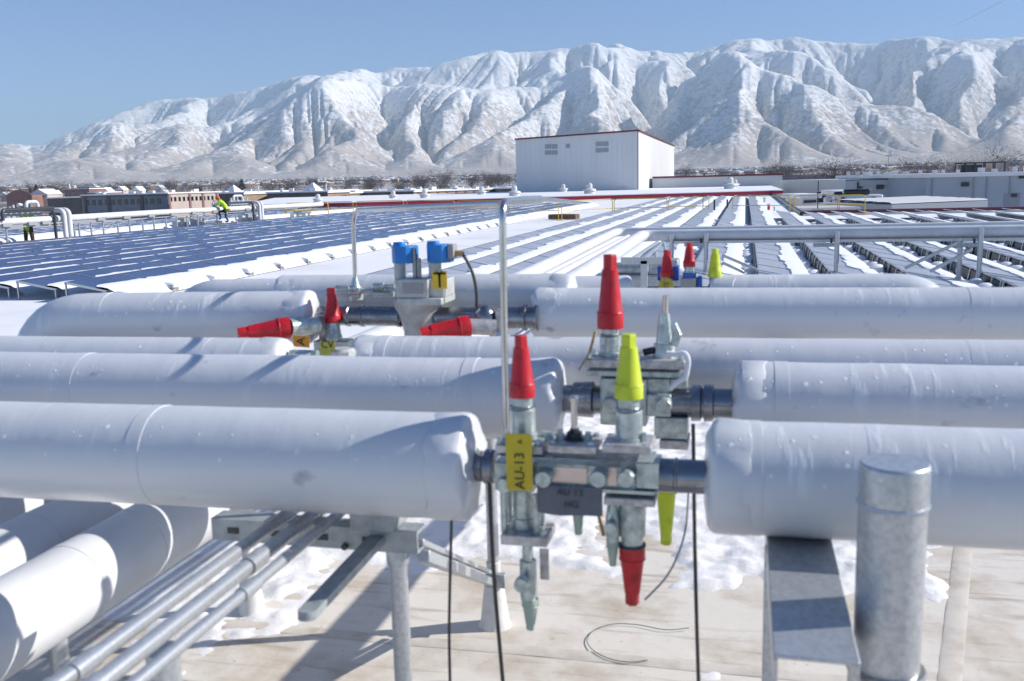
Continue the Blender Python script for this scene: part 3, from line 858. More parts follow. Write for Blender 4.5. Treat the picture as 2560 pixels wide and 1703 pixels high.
tag_plate('slate_tag', 'dark grey slate tag with handwritten AU 13 HG below the front block', KA, 528, 508, 885, 685, Yf - .008, 'tag_grey',
          [('AU 13', .026, .002, .024, 0), ('HG', .026, .006, -.008, 0)], ragged=True, mi='ink_soft', wavy=.5)
tag_plate('blank_tag', 'small blank grey tag hanging behind the drain valve of the front block', KA, 542, 852, 595, 1025, Yc + .03, 'zinc_edge')
o = MB().bar(at_y(*KA(858, 640), Yc + .06), at_y(*KA(892, 782), Yc + .05), .012, .008).build('wood_shim', M['wood'], None)
tag(o, 'tan wood splinter poking out below the grey slate tag', 'shim')

# ---------------------------------------------------------------- second station
Y2, Y2f = 3.09, 3.03
v2 = thing('valve_station', 'large steel valve block behind the front one, with the tallest red cap', 'valve', (at_y(1590, 960, Y2).x, Y2, .85))
# big red cap tower
zt = XZ(KB, 1000, 778, Y2f)[1]
tower(v2, KB, 905, 575, 95, zt, Y2, .0445, 'red', .036)
mb = MB(); front_box(mb, KB, 735, 778, 1392, 850, Y2f - .012, .14); mb.build('top_flange', M['zinc_edge'], v2, bevel=.004)
mb = MB()
front_box(mb, KB, 745, 851, 1400, 905, Y2f, .12)
front_box(mb, KB, 835, 905, 1140, 1220, Y2f, .12)
front_box(mb, KB, 1140, 905, 1290, 1010, Y2f + .03, .08)
front_box(mb, KB, 1140, 1010, 1300, 1160, Y2f + .004, .11)
front_box(mb, KB, 1190, 1160, 1405, 1310, Y2f + .006, .11)
front_box(mb, KB, 1290, 905, 1405, 1160, Y2f + .05, .06)
mb.build('body', M['zinc'], v2, bevel=.004)
mb = MB(); front_box(mb, KB, 1225, 1311, 1412, 1375, Y2f - .006, .12); mb.build('lower_flange', M['zinc_edge'], v2, bevel=.003)
for x0, y0 in ((900, 1085), (1250, 1090)):
    p = XZ(KB, x0, y0, Y2f - .03)
    MB().lathe((p[0], Y2f + .02, p[1]), (0, -1, 0), [(0, .0265), (.05, .0265), (.054, .024)], 28).build('plug', M['zinc'], v2)
a = XZ(KB, 470, 980, Y2)[0]; b = XZ(KB, 850, 980, Y2)[0]
mb = MB().cyl((a, Y2, P1Z), (b, Y2, P1Z), .048, n=28)
xm = XZ(KB, 660, 980, Y2)[0]; mb.lathe((xm, Y2, P1Z), (1, 0, 0), [(0, .048), (.004, .058), (.07, .062), (.075, .05)], 28, close=False)
mb.build('stub_pipe', M['steel'], v2)
a = XZ(KB, 1285, 1000, Y2)[0]; b = XZ(KB, 1760, 1000, Y2)[0]
mb = MB().cyl((a, Y2, P1Z), (b, Y2, P1Z), .050, n=28)
for xq in (1435, 1515):
    xm = XZ(KB, xq, 980, Y2)[0]; mb.lathe((xm, Y2, P1Z), (1, 0, 0), [(0, .050), (.002, .062), (.03, .060), (.034, .052)], 28, close=False)
mb.build('stub_pipe', M['steel'], v2)
# gauge valve
xg = XZ(KB, 1255, 690, Y2)[0]; z0 = XZ(KB, 1255, 700, Y2)[1]; z1 = XZ(KB, 1255, 480, Y2)[1]; z2 = XZ(KB, 1268, 362, Y2)[1]
MB().lathe((xg, Y2, zt), (0, 0, 1), [(0, .038), (z0 - zt + .012, .034), (z0 - zt + .013, .027), (z1 - zt - .03, .021), (z1 - zt, .017)], 8).build('gauge_valve', M['zinc'], v2)
MB().cyl((xg + .004, Y2, z1 - .002), (xg + .006, Y2, z2), .011, .0105, n=14).build('spindle', M['stainless'], v2)
p = at_y(*KB(1320, 690), Y2 - .02); q = at_y(*KB(1318, 545), Y2 - .02)
MB().tube([p, p.lerp(q, .5) + Vector((.012, 0, 0)), q], [.014, .016, .011], 10).build('lever', M['zinc'], v2)
mb = MB().tube([at_y(*KB(1120, 735), Y2 - .02), at_y(*KB(1190, 720), Y2 - .02)], .012, 10); mb.build('bleed_plug', M['dark_metal'], v2)
tower_pts = [(XZ(KB, x, 775, Y2f)[0], Y2f + dy, zt) for x in (765, 1080, 1365) for dy in (.004, .10)]
bolts(v2, tower_pts, .010, .014)
# bent white foil strip hanging from the flange
pts = [at_y(*KB(x, y), Y2f - .03) for x, y in ((1270, 740), (1330, 750), (1395, 735), (1415, 790), (1405, 850), (1395, 905), (1345, 925), (1290, 975))]
o = MB().tube(subdiv(bend(pts, .02, 4), .01), .009, 8).build('ice_strip', M['snow'], None); tag(o, 'strip of melting ice hanging over the right edge of the rear steel block', 'ice')
a, b = at_y(*KB(808, 595), Y2f - .02), at_y(*KB(768, 735), Y2f - .02)
t = thing('wood_stick', 'pale wooden stick leaning beside the tallest red cap', 'stick', tuple(b))
MB().bar(a, b, .017, .008).build('handle', M['wood'], t, bevel=.002)
MB().bar(b, at_y(*KB(698, 850), Y2f - .02), .010, .006).build('splinter', M['wood'], t)
# inverted lime cap under the second station
p0 = XZ(KA, 1232, 480, Y2); p1 = XZ(KA, 1230, 828, Y2)
MB().cyl((p0[0], Y2, p0[1] - .02), (p0[0], Y2, p0[1] + .05), .03, n=20).build('lower_bonnet', M['zinc'], v2)
valve_cap((p0[0], Y2, p0[1] + .012), (0, 0, -1), .036, p0[1] - p1[1] + .012, 'lime', v2)

# ---------------------------------------------------------------- solenoid station, left of centre
KC = crop(560, 580, 2.7407)
q4 = .76
Y4 = 4.98 * q4
v3 = thing('solenoid_station', 'grey solenoid valve with two bright blue coils on the back left pipe', 'valve', (at_y(925, 780, Y4).x, Y4, q4*.85))
def xs(x, y=600, Y=Y4): return XZ(KC, x, y, Y)
zr = P4Z
mb = MB().cyl((xs(500)[0], Y4, zr), (xs(1200)[0], Y4, zr), q4*.056, n=28)
for xq in (545, 845, 940, 1190):
    mb.lathe((xs(xq)[0], Y4, zr), (1, 0, 0), [(0, q4*.056), (q4*.003, q4*.062), (q4*.02, q4*.062), (q4*.024, q4*.056)], 28, close=False)
mb.cyl((xs(1460)[0], Y4, zr), (xs(1780)[0], Y4, zr), q4*.056, n=28)
mb.cyl((xs(1900)[0], Y4, zr), (xs(2130)[0], Y4, zr), q4*.062, n=28)
for xq in (1740, 2050, 2130):
    mb.lathe((xs(xq)[0], Y4, zr), (1, 0, 0), [(0, q4*.062), (q4*.003, q4*.074), (q4*.02, q4*.074), (q4*.024, q4*.062)], 28, close=False)
mb.build('steel_pipe', M['steel'], v3)
mb = MB(); front_box(mb, KC, 640, 572, 702, 765, Y4 - q4*.075, q4*.15); front_box(mb, KC, 1862, 535, 1912, 690, Y4 - q4*.08, q4*.16)
mb.build('flange', M['zinc_edge'], v3, bevel=q4*.004)
# valve casting
mb = MB()
xc = xs(1335)[0]
zA = xs(1335, 700)[1]; zB = xs(1335, 510)[1]; zC = xs(1335, 470, Y4 - q4*.1)[1]; zD = xs(1335, 330, Y4 - q4*.1)[1]
mb.lathe((xc, Y4, zA - q4*.03), (0, 0, 1), [(0, q4*.085), (q4*.05, q4*.085), (zB - zA, q4*.118), (zB - zA + q4*.03, q4*.135), (zC - zA + q4*.03, q4*.14)], 20)
front_box(mb, KC, 1180, 455, 1490, 505, Y4 - q4*.14, q4*.26)
mb.build('valve_body', M['cast'], v3, bevel=q4*.006)
mb = MB(); front_box(mb, KC, 1170, 325, 1400, 455, Y4 - q4*.13, q4*.24); front_box(mb, KC, 1400, 330, 1508, 455, Y4 - q4*.10, q4*.20)
mb.build('pilot_block', M['cast'], v3, bevel=q4*.006)
mb = MB(); front_box(mb, KC, 1222, 348, 1362, 425, Y4 - q4*.134, q4*.006); mb.build('name_plate', M['grey_plastic'], v3)  # darker grey plate stands in for the recess in the block front
for x0, x1, ya in ((1172, 1245, 222), (1408, 1490, 218)):
    pz_ = XZ(KC, (x0 + x1) / 2, 330, Y4 - q4*.03); pt = XZ(KC, (x0 + x1) / 2, ya, Y4 - q4*.03)
    MB().cyl((pz_[0], Y4 - q4*.03, pz_[1] - q4*.02), (pz_[0], Y4 - q4*.03, pt[1] + q4*.02), rad_px(KC, x0, 300, x1 - x0, Y4), n=20).build('coil_neck', M['cast'], v3)
mb = MB()
for x0, ya, yb in ((1312, 110, 340), (1340, 180, 345)):
    pa = XZ(KC, x0, yb, Y4 - q4*.05); pt = XZ(KC, x0, ya, Y4 - q4*.05)
    mb.cyl((pa[0], Y4 - q4*.05, pa[1]), (pa[0], Y4 - q4*.05, pt[1]), q4*.013, n=12)
mb.build('pilot_rod', M['steel'], v3)
for x0, x1, y0, y1, t0, t1, tt in ((1130, 1290, 102, 218, 1160, 1242, 66), (1372, 1535, 92, 214, 1396, 1472, 60)):
    a = XZ(KC, x0, y0, Y4 - q4*.09); b = XZ(KC, x1, y1, Y4 - q4*.09)
    w_ = b[0] - a[0]; h_ = a[1] - b[1]; cx = (a[0] + b[0]) / 2
    ch = q4*.022
    mb = MB()
    pts8 = [(-w_ / 2, -q4*.02), (-w_ / 2 + q4*.035, -q4*.062), (w_ / 2 - q4*.035, -q4*.062), (w_ / 2, -q4*.02), (w_ / 2, q4*.05), (w_ / 2 - q4*.02, q4*.075), (-w_ / 2 + q4*.02, q4*.075), (-w_ / 2, q4*.05)]
    vs = [(cx + p[0], Y4 - q4*.03 + p[1], z) for z in (b[1], a[1]) for p in pts8]
    mb.add(vs, [tuple(reversed(range(8))), tuple(range(8, 16))] + [(i, (i + 1) % 8, 8 + (i + 1) % 8, 8 + i) for i in range(8)])
    co = mb.build('coil', M['blue'], v3, bevel=q4*.004)
    tx = XZ(KC, (t0 + t1) / 2, y0, Y4 - q4*.03); tz = XZ(KC, (t0 + t1) / 2, tt, Y4 - q4*.03)[1]
    MB().lathe((tx[0], Y4 - q4*.03, a[1] - q4*.004), (0, 0, 1), [(0, q4*.036), (tz - a[1] - q4*.01, q4*.036), (tz - a[1] + q4*.002, q4*.032)], 24).build('coil_top', M['blue'], co)
a = XZ(KC, 1536, 86, Y4 - q4*.05); b = XZ(KC, 1580, 182, Y4 - q4*.05)
MB().box2((a[0], Y4 - q4*.07, b[1]), (b[0], Y4 + q4*.01, a[1])).build('connector', M['grey_plastic'], v3, bevel=q4*.004)
MB().cyl((b[0], Y4 - q4*.03, (a[1] + b[1]) / 2 - q4*.01), (b[0] + q4*.045, Y4 - q4*.03, (a[1] + b[1]) / 2 - q4*.015), q4*.016, n=12).build('cable_gland', M['wood'], v3)
pts = [(b[0] + q4*.04, Y4 - q4*.03, (a[1] + b[1]) / 2 - q4*.015)] + [tuple(at_y(*KC(x, y), Y4 - q4*.03)) for x, y in ((1670, 205), (1700, 270), (1720, 340), (1732, 430), (1730, 560))]
MB().tube(subdiv(bend(pts, q4*.06, 5), q4*.02), q4*.009, 10).build('coil_cable', M['cable'], v3)
# small copper-green fittings behind
mb = MB()
for x0, x1, y0, r in ((770, 860, 392, q4*.022), (860, 935, 415, q4*.03), (935, 1030, 408, q4*.016), (1030, 1095, 372, q4*.024), (1020, 1165, 425, q4*.018), (1090, 1170, 372, q4*.014)):
    a = at_y(*KC(x0, y0), Y4 + q4*.12); b = at_y(*KC(x1, y0), Y4 + q4*.12)
    mb.cyl(a, b, r, n=12)
mb.build('pilot_fittings', M['zinc'], v3)
# upright red cap and its bonnet
zq = XZ(KC, 745, 765, Y4 - q4*.1)[1]
base, L = upright(KC, 745, 382, 618, Y4 - q4*.08)
MB().lathe((base.x, Y4 - q4*.08, zq), (0, 0, 1), [(0, q4*.050), (q4*.04, q4*.050), (q4*.05, q4*.045), (base.z - zq + q4*.01, q4*.036)], 20).build('bonnet', M['zinc'], v3)
valve_cap(base, (0, 0, 1), q4*.047, L, 'red', v3)
MB().box((base.x, Y4 - q4*.08, zq - q4*.03), (q4*.2, q4*.12, q4*.1)).build('valve_foot', M['zinc'], v3, bevel=q4*.006)
# red cap lying to the left and its stem
a = at_y(*KC(640, 640), Y4 - q4*.16); b = at_y(*KC(448, 655), Y4 - q4*.30)
MB().cyl(a, b, q4*.05, q4*.05, n=22).build('side_bonnet', M['zinc'], v3)
tip = at_y(*KC(95, 694), Y4 - q4*.46)
valve_cap(b, tip - b, q4*.060, (tip - b).length, 'red', v3)
# red cap lying on the right
a = at_y(*KC(1865, 655), Y4 - q4*.09); b = at_y(*KC(1672, 648), Y4 - q4*.14)
MB().cyl(a, b, q4*.044, q4*.044, n=22).build('side_bonnet', M['zinc_edge'], v3)
tip = at_y(*KC(1345, 694), Y4 - q4*.30)
valve_cap(b, tip - b, q4*.062, (tip - b).length, 'red', v3)
mb = MB().lathe(at_y(*KC(1790, 575), Y4 - q4*.05), (0, 0, 1), [(-q4*.07, q4*.05), (-q4*.02, q4*.06), (q4*.02, q4*.055), (q4*.05, q4*.03), (q4*.06, q4*.01)], 16); mb.build('check_valve', M['steel'], v3)
tag_plate('name_tag', 'bright yellow tag with a black arrow mark hung on the solenoid valve', KC, 1425, 268, 1530, 390, Y4 - q4*.16, 'tag_bright', [('T', q4*.12, 0, -q4*.005, 0), ('V', q4*.06, 0, q4*.028, 0)])
tag_plate('name_tag', 'orange tag below the red cap lying on its side', KC, 470, 710, 588, 790, Y4 - q4*.35, 'tag_orange', [('A', q4*.07, 0, 0, 90)], tilt=.06)
# small valve on the third pipe
Y3 = 3.53 * q3
v4 = thing('small_valve', 'small silver valve between the third pipe lengths under the upright red cap', 'valve', (at_y(810, 870, Y3).x, Y3, P3Z))
mb = MB().cyl((x3l, Y3, P3Z), (x3r, Y3 + .04, P3Z), .03, n=18)
mb.build('stub_pipe', M['zinc'], v4)
mb = MB()
for x0, x1 in ((455, 640), (740, 880)):
    a = at_y(*KC(x0, 800), Y3 - .02); b = at_y(*KC(x1, 800), Y3 - .02)
    mb.cyl((a.x, Y3 - .02, P3Z + .05), (b.x, Y3 - .02, P3Z + .05), .018, n=12)
mb.build('side_tube', M['zinc'], v4)
q = at_y(*KC(840, 790), Y3)
MB().lathe((q.x, Y3 - .03, P3Z - .03), (0, 0, 1), [(0, .05), (.10, .05), (.11, .04)], 8).build('hex_body', M['cast'], v4)
q = at_y(*KC(560, 800), Y3)
MB().lathe((q.x, Y3 - .03, P3Z - .03), (0, 0, 1), [(0, .04), (.09, .04), (.095, .03)], 8).build('hex_body', M['zinc'], v4)
tag_plate('name_tag', 'faded yellow tag between the third pipe lengths, below the upright red cap', KC, 656, 745, 764, 845, Y3 - .06, 'tag_dull', [('CV', .04, 0, .012, 0)])

# ---------------------------------------------------------------- rear station on the farthest rack pipe
KD = crop(1500, 560, 5.8925)
q6 = .70
Y6 = 6.10 * q6
v5 = thing('rear_station', 'rear valve group with two red caps, lime cap and blue coils', 'valve', (at_y(1690, 720, Y6).x, Y6, q6*.85))
def rear_cap(x, y0, y1, R, m, yb0, yb1, rb, Y=Y6):
    base, L = upright(KD, x, y0, y1, Y)
    valve_cap(base, (0, 0, 1), R, L, m, v5)
    zz = XZ(KD, x, yb1, Y)[1]
    MB().lathe((base.x, Y, zz - q6*.12), (0, 0, 1), [(0, rb * 1.1), (base.z - zz + q6*.06, rb * 1.1), (base.z - zz + q6*.08, rb * .9), (base.z - zz + q6*.13, rb * .9)], 18).build('bonnet', M['zinc'], v5)
rear_cap(985, 385, 790, q6*.044, 'red', 790, 900, q6*.038)
rear_cap(1315, 278, 628, q6*.040, 'red', 628, 720, q6*.034)
rear_cap(1692, 365, 778, q6*.044, 'lime', 778, 940, q6*.040)
mb = MB(); front_box(mb, KD, 842, 625, 1160, 840, Y6 + q6*.02, q6*.10); mb.build('coil', M['deep_blue'], v5, bevel=q6*.008)
p = XZ(KD, 1318, 795, Y6 - q6*.03); q = XZ(KD, 1318, 722, Y6 - q6*.03)
MB().lathe((p[0], Y6 - q6*.03, p[1]), (0, 0, 1), [(0, q6*.042), (q[1] - p[1], q6*.042)], 20).build('coil', M['deep_blue'], v5)
mb = MB(); front_box(mb, KD, 1190, 800, 1412, 985, Y6 - q6*.08, q6*.14); mb.build('junction_box', M['grey_plastic'], v5, bevel=q6*.008)
mb = MB(); front_box(mb, KD, 1428, 782, 1496, 985, Y6 - q6*.05, q6*.11); mb.build('coil', M['deep_blue'], v5, bevel=q6*.008)
mb = MB().cyl((at_y(*KD(700, 950), Y6).x, Y6, P6Z), (at_y(*KD(1800, 950), Y6).x, Y6, P6Z), q6*.05, n=18); mb.build('steel_pipe', M['steel'], v5)
a = XZ(KD, 975, 790, Y6 - q6*.06)
t = thing('name_tag', 'round scalloped yellow tag under the left rear red cap', 'tag', (a[0], Y6 - q6*.06, a[1]))
vs = [(a[0], Y6 - q6*.06, a[1] - q6*.055)]; NN = 24
ring = [(a[0] + (q6*.048 + q6*.003 * cos(8 * g)) * sin(g), Y6 - q6*.06, a[1] - q6*.055 + (q6*.055 + q6*.003 * cos(8 * g)) * cos(g)) for g in [2 * pi * k / NN for k in range(NN)]]
vs = ring + [(x, y + q6*.002, z) for x, y, z in ring]
MB().add(vs, [tuple(reversed(range(NN))), tuple(range(NN, 2 * NN))] + [(i, (i + 1) % NN, NN + (i + 1) % NN, NN + i) for i in range(NN)]).build('plate', M['tag_dull'], t)
me = text_mesh('VV\nVV', q6*.03); me.materials.append(M['ink_soft']); share('lettering', me, t, (a[0], Y6 - q6*.0625, a[1] - q6*.055), (radians(90), 0, 0))
# thin white rails and grey equipment between the rack and the bridge
G8 = 'pale handrail tubes between the rack and the pipe bridge'
for lb, pts in (('pale tube rail nearest the white pipes, sloping toward the bridge', ((150, 730), (440, 540), (860, 262), (1040, 262))),
                ('second pale tube rail beside the white pipes', ((300, 760), (640, 520), (940, 270), (960, 400))),
                ('pale tube rail ending in a low upright', ((412, 930), (412, 750), (700, 480), (820, 420), (830, 600)))):
    P = [at_y(*KD(x, y), 8.2 + (930 - y) * .013) for x, y in pts]
    tag(MB().tube(bend(P, .12, 5), .028, 10).build('tube_rail', M['galv'], None), lb, 'rail', G8)
p = at_y(*KD(650, 780), 9.0); q = at_y(*KD(650, 540), 9.0)
t = thing('rail_stand', 'pale T-shaped stand among the tube rails', 'stand', tuple(p))
MB().bar(p - Vector((0, 0, .35)), q, .06, .06).build('stem', M['galv'], t); MB().bar(q - Vector((.22, 0, 0)), q + Vector((.22, 0, 0)), .06, .06).build('arm', M['galv'], t)
p = at_y(*KD(640, 880), 9.6)
t = thing('equipment_skid', 'low dark grey equipment skid behind the tube rails', 'equipment', (p.x, 9.6, p.z - .2))
MB().box((p.x, 9.75, p.z - .02), (1.0, .3, .22)).build('base', M['galv_dull'], t, bevel=.02)
MB().box((p.x + .2, 9.75, p.z + .16), (.3, .25, .16)).build('housing', M['galv_dull'], t, bevel=.02)
MB().cyl((p.x - .3, 9.7, p.z + .14), (p.x + .0, 9.7, p.z + .14), .07, n=14).build('motor', M['galv_dull'], t)

# ---------------------------------------------------------------- the two long thin tubes
KE = crop(560, 430, 2.7407)
a0 = at_y(1262, 1030, 2.62); a1 = at_y(1256, 520, 2.62)
dirn = at_d(1452, 507, 6.0)
pts = [(a0.x, 2.62, .70), (a1.x, 2.62, 1.545), tuple(Vector((a1.x, 2.62, 1.545)).lerp(dirn, .35) + Vector((0, 0, .012))), tuple(dirn)]
t = thing('gooseneck_tube', 'tall stainless tube rising by the front red cap and bending away to the right', 'tube', (a0.x, 2.62, .7))
sp_t = subdiv(bend(pts, .06, 12), .06)
MB().tube(sp_t, [.0105 if p.z < 1.53 else min(.0165, .0105 + .012 * (p.y - 2.62)) for p in sp_t], 16).build('tube', M['stainless'], t)
b0 = at_y(*KE(903, 830), 3.9); b1 = at_y(*KE(882, 262), 3.9)
e = at_d(*KE(1890, 218), 2.95)
t = thing('gooseneck_tube', 'thin stainless tube rising left of the blue coils and running right to the taller tube', 'tube', (b0.x, 3.9, .9))
MB().tube(subdiv(bend([tuple(b0), tuple(b1), tuple(e)], .10, 12), .08), .0100, 14).build('tube', M['stainless'], t)
f0 = at_y(*KE(897, 720), 3.9)
MB().lathe((b0.x, 3.9, b0.z - .03), (0, 0, 1), [(0, .036), (.05, .032), (.065, .02), (f0.z - b0.z, .018), (f0.z - b0.z + .03, .0105)], 14).build('fitting', M['zinc'], t)
# ================================================================== SOLAR FIELD
PL, PW, TILT = 1.66, .985, radians(10)
ZH = ZR + .40                              # high edge of every row
def panel_mb(n=1, y0=0.0, mb=None):
    """panels laid end to end along Y; origin at the high edge, sloping down to +X"""
    mb = mb or MB()
    c, s = cos(TILT), sin(TILT)
    P = lambda u, y, w: (u * c + w * s, y, -u * s + w * c)
    for k in range(n):
        a, b = y0 + k * (PL + .008), y0 + k * (PL + .008) + PL
        e = .022
        o = [P(0, a, -.035), P(PW, a, -.035), P(PW, b, -.035), P(0, b, -.035), P(0, a, 0), P(PW, a, 0), P(PW, b, 0), P(0, b, 0)]
        i = [P(e, a + e, 0), P(PW - e, a + e, 0), P(PW - e, b - e, 0), P(e, b - e, 0)]
        g = [P(e, a + e, -.004), P(PW - e, a + e, -.004), P(PW - e, b - e, -.004), P(e, b - e, -.004)]
        mb.add(o + i, [(0, 3, 2, 1), (0, 1, 5, 4), (1, 2, 6, 5), (2, 3, 7, 6), (3, 0, 4, 7), (4, 5, 9, 8), (5, 6, 10, 9), (6, 7, 11, 10), (7, 4, 8, 11)], 0)
        mb.add(g, [(0, 1, 2, 3)], 1)
    return mb
PANEL = proto_mesh(panel_mb(), 'solar_panel', [M['alu'], M['panel']])
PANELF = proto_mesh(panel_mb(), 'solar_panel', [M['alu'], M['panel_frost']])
BLOCK = proto_mesh(MB().box((0, 0, .075), (.20, .40, .15)), 'ballast_block', M['concrete'])
mbc = MB()
vs = []; fs = []
for j in range(7):
    for i in range(9):
        u, v = i / 8 * 2 - 1, j / 6 * 2 - 1
        hgt = .11 * max(0, 1 - abs(u) ** 3) ** .5 * max(0, 1 - abs(v) ** 3) ** .5
        vs.append((v * .15, u * .26, .151 + hgt - .03 * max(abs(u), abs(v)) ** 4))
for j in range(6):
    for i in range(8):
        fs.append((j * 9 + i, (j + 1) * 9 + i, (j + 1) * 9 + i + 1, j * 9 + i + 1))
mbc.add(vs, fs)
SNOWCAP = proto_mesh(mbc, 'snow_cap', M['snow'], True)
mb = MB(); mb.bar((-.01, 0, 0), (-.075, 0, -.38), .05, .02)
STRUT = proto_mesh(mb, 'strut', M['alu'])
mb = MB(); mb.bar((0, 0, -.03), (-.13, 0, -.36), .006, PL - .12)
# a sloped wind deflector behind the high edge
DEFL = proto_mesh(MB().add([(-.02, .06, -.05), (-.02, PL - .06, -.05), (-.06, PL - .06, -.36), (-.06, .06, -.36), (-.026, .06, -.048), (-.026, PL - .06, -.048), (-.066, PL - .06, -.358), (-.066, .06, -.358)],
                           [(0, 1, 2, 3), (7, 6, 5, 4), (0, 4, 5, 1), (1, 5, 6, 2), (2, 6, 7, 3), (3, 7, 4, 0)]), 'wind_deflector', M['dark_deflector'])
def solar_row(label, X, y0, y1, group, near=46.0, snow=(.10, .30), gap=.36, ballast=False, back=False, front_ballast=False, seed=0, frost_sheen=False):
    random.seed(seed * 31 + 5)
    t = thing('solar_row', label, 'solar panels', (X, y0, ZH), group)
    step = PL + .008
    n = int((y1 - y0) / step)
    nn = max(0, min(n, int((near - y0) / step)))
    for k in range(nn):
        share('solar_panel', PANELF if frost_sheen else PANEL, t, (X, y0 + k * step, ZH + jit(.004)), (jit(.002), jit(.004), 0))
    if n > nn:
        m = panel_mb(n - nn, y0 + nn * step)
        m.v = [(v[0] + X, v[1], v[2] + ZH) for v in m.v]
        tag(m.build('far_panel', [M['alu'], M['panel_frost' if frost_sheen else 'panel']], t, False), kind='stuff')
    # snow lying along the low edge and in the gap
    if snow:
        c, s = cos(TILT), sin(TILT)
        vs = []; fs = []
        ys = np.arange(y0, y0 + n * step, .14 if X > -12 or True else .2)
        base = len(vs)
        for j, y in enumerate(ys):
            kp = int((y - y0) / step); fr = (y - y0) / step - kp
            rnd = abs(NZ.noise(Vector((kp * 3.7 + seed * 11, X, 0)))) * 2
            wdt = snow[0] + (snow[1] - snow[0]) * min(1, rnd) + .06 * NZ.noise(Vector((y * 2.2, X * 3, 1))) + .03 * NZ.noise(Vector((y * 7, X * 3, 2))) - (.02 if frost_sheen else .06) * fr
            if fr < .05: wdt -= .03 if frost_sheen else .10
            wdt = max(.02, wdt)
            uu = PW - wdt
            th = .04 + .015 * NZ.noise(Vector((y * 1.3, X, 5)))
            gg = .02 * NZ.noise(Vector((y * 3, X, 9)))
            rows = [(uu * c, -uu * s - .002), (uu * c + .03, -(uu + .03) * s + th * .6), ((uu + PW) / 2 * c, -(uu + PW) / 2 * s + th), (PW * c + .02, -PW * s + th * .9), (PW * c + gap * .5 + gg, -PW * s - .05), (PW * c + gap, ZR - ZH + .015)]
            for dx, dz in rows: vs.append((X + dx, y, ZH + dz))
        R_ = 6
        for j in range(len(ys) - 1):
            for i in range(R_ - 1):
                q = j * R_ + i
                fs.append((q, q + 1, q + R_ + 1, q + R_))
        tag(MB().add(vs, fs).build('snow_strip', M['snow'], t), kind='stuff')
    for k in range(min(n, nn)):
        y = y0 + k * step
        if back:
            share('wind_deflector', DEFL, t, (X, y, ZH))
            for d in (.10, .26): share('strut', STRUT, t, (X - .02, y + d, ZH - .01))
            share('strut', STRUT, t, (X - .02, y + .85, ZH - .01))
        if ballast:
            for d in (.45, 1.25):
                dx = -.20 + jit(.015)
                share('ballast_block', BLOCK, t, (X + dx, y + d, ZR), (0, 0, jit(.08)))
                share('snow_cap', SNOWCAP, t, (X + dx, y + d, ZR + jit(.01)), (0, 0, jit(.2)), (1 + jit(.15), 1 + jit(.2), 1 + jit(.3)))
        if front_ballast and k % 1 == 0:
            share('ballast_block', BLOCK, t, (X + PW + .22, y + .1, ZR), (0, 0, pi / 2 + jit(.1)))
            share('snow_cap', SNOWCAP, t, (X + PW + .22, y + .1, ZR), (0, 0, pi / 2 + jit(.2)), (.9, .9, .8))
    # end frame at the near end of the row
    mb = MB(); mb.bar((X, y0 - .02, ZH - .02), (X + PW * cos(TILT), y0 - .02, ZH - PW * sin(TILT) - .02), .03, .04)
    mb.bar((X + .02, y0 - .02, ZH - .02), (X + .02, y0 - .02, ZR), .03, .03); mb.bar((X + .95, y0 - .02, ZH - .2), (X + .95, y0 - .02, ZR), .03, .03)
    mb.build('end_frame', M['alu'], t)
    return t
ORD = ['first', 'second', 'third', 'fourth', 'fifth', 'sixth', 'seventh', 'eighth', 'ninth', 'tenth', 'eleventh', 'twelfth', 'thirteenth']
def hid(k, pitch=1.40):
    s = 1.8 / (13.62 + 1.40 * k); return s * pitch / (s + .176)
for k in range(11):
    v = hid(k)
    solar_row(f'blue solar row left of the snowy aisle, {ORD[k]} from the aisle', -13.62 - 1.40 * k, 16.6 + .25 * (k % 3), 82 - k * .3, 'solar rows left of the snowy aisle', near=50,
              snow=((PW - v - .04, PW - v + .17 - .02 * k) if k < 5 else (PW - v - .06, PW - v + .035)) if k else (.30, .46), gap=.42, front_ballast=(k == 0), seed=k)
for k in range(4):
    v = hid(14 + k)
    solar_row(f'solar row beyond the long pipe with workers, {ORD[k]} behind the pipe', -33.2 - 1.40 * k, 24 + k, 80, 'solar rows beyond the long left pipe', near=25,
              snow=(PW - v - .02, PW - v + .06), gap=.42, seed=40 + k)
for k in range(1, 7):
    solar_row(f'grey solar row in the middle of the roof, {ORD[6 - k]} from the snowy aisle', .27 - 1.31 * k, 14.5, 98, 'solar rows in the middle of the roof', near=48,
              snow=(.40, .58), gap=.34, ballast=(k == 1), back=(k == 1), seed=60 + k, frost_sheen=True)
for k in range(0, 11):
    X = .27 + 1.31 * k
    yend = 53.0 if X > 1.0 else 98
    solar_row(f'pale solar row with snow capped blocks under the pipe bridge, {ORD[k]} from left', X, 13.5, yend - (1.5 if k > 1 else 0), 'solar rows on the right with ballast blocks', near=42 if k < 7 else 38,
              snow=(.32, .50), gap=.08, ballast=True, back=True, seed=80 + k, frost_sheen=True)

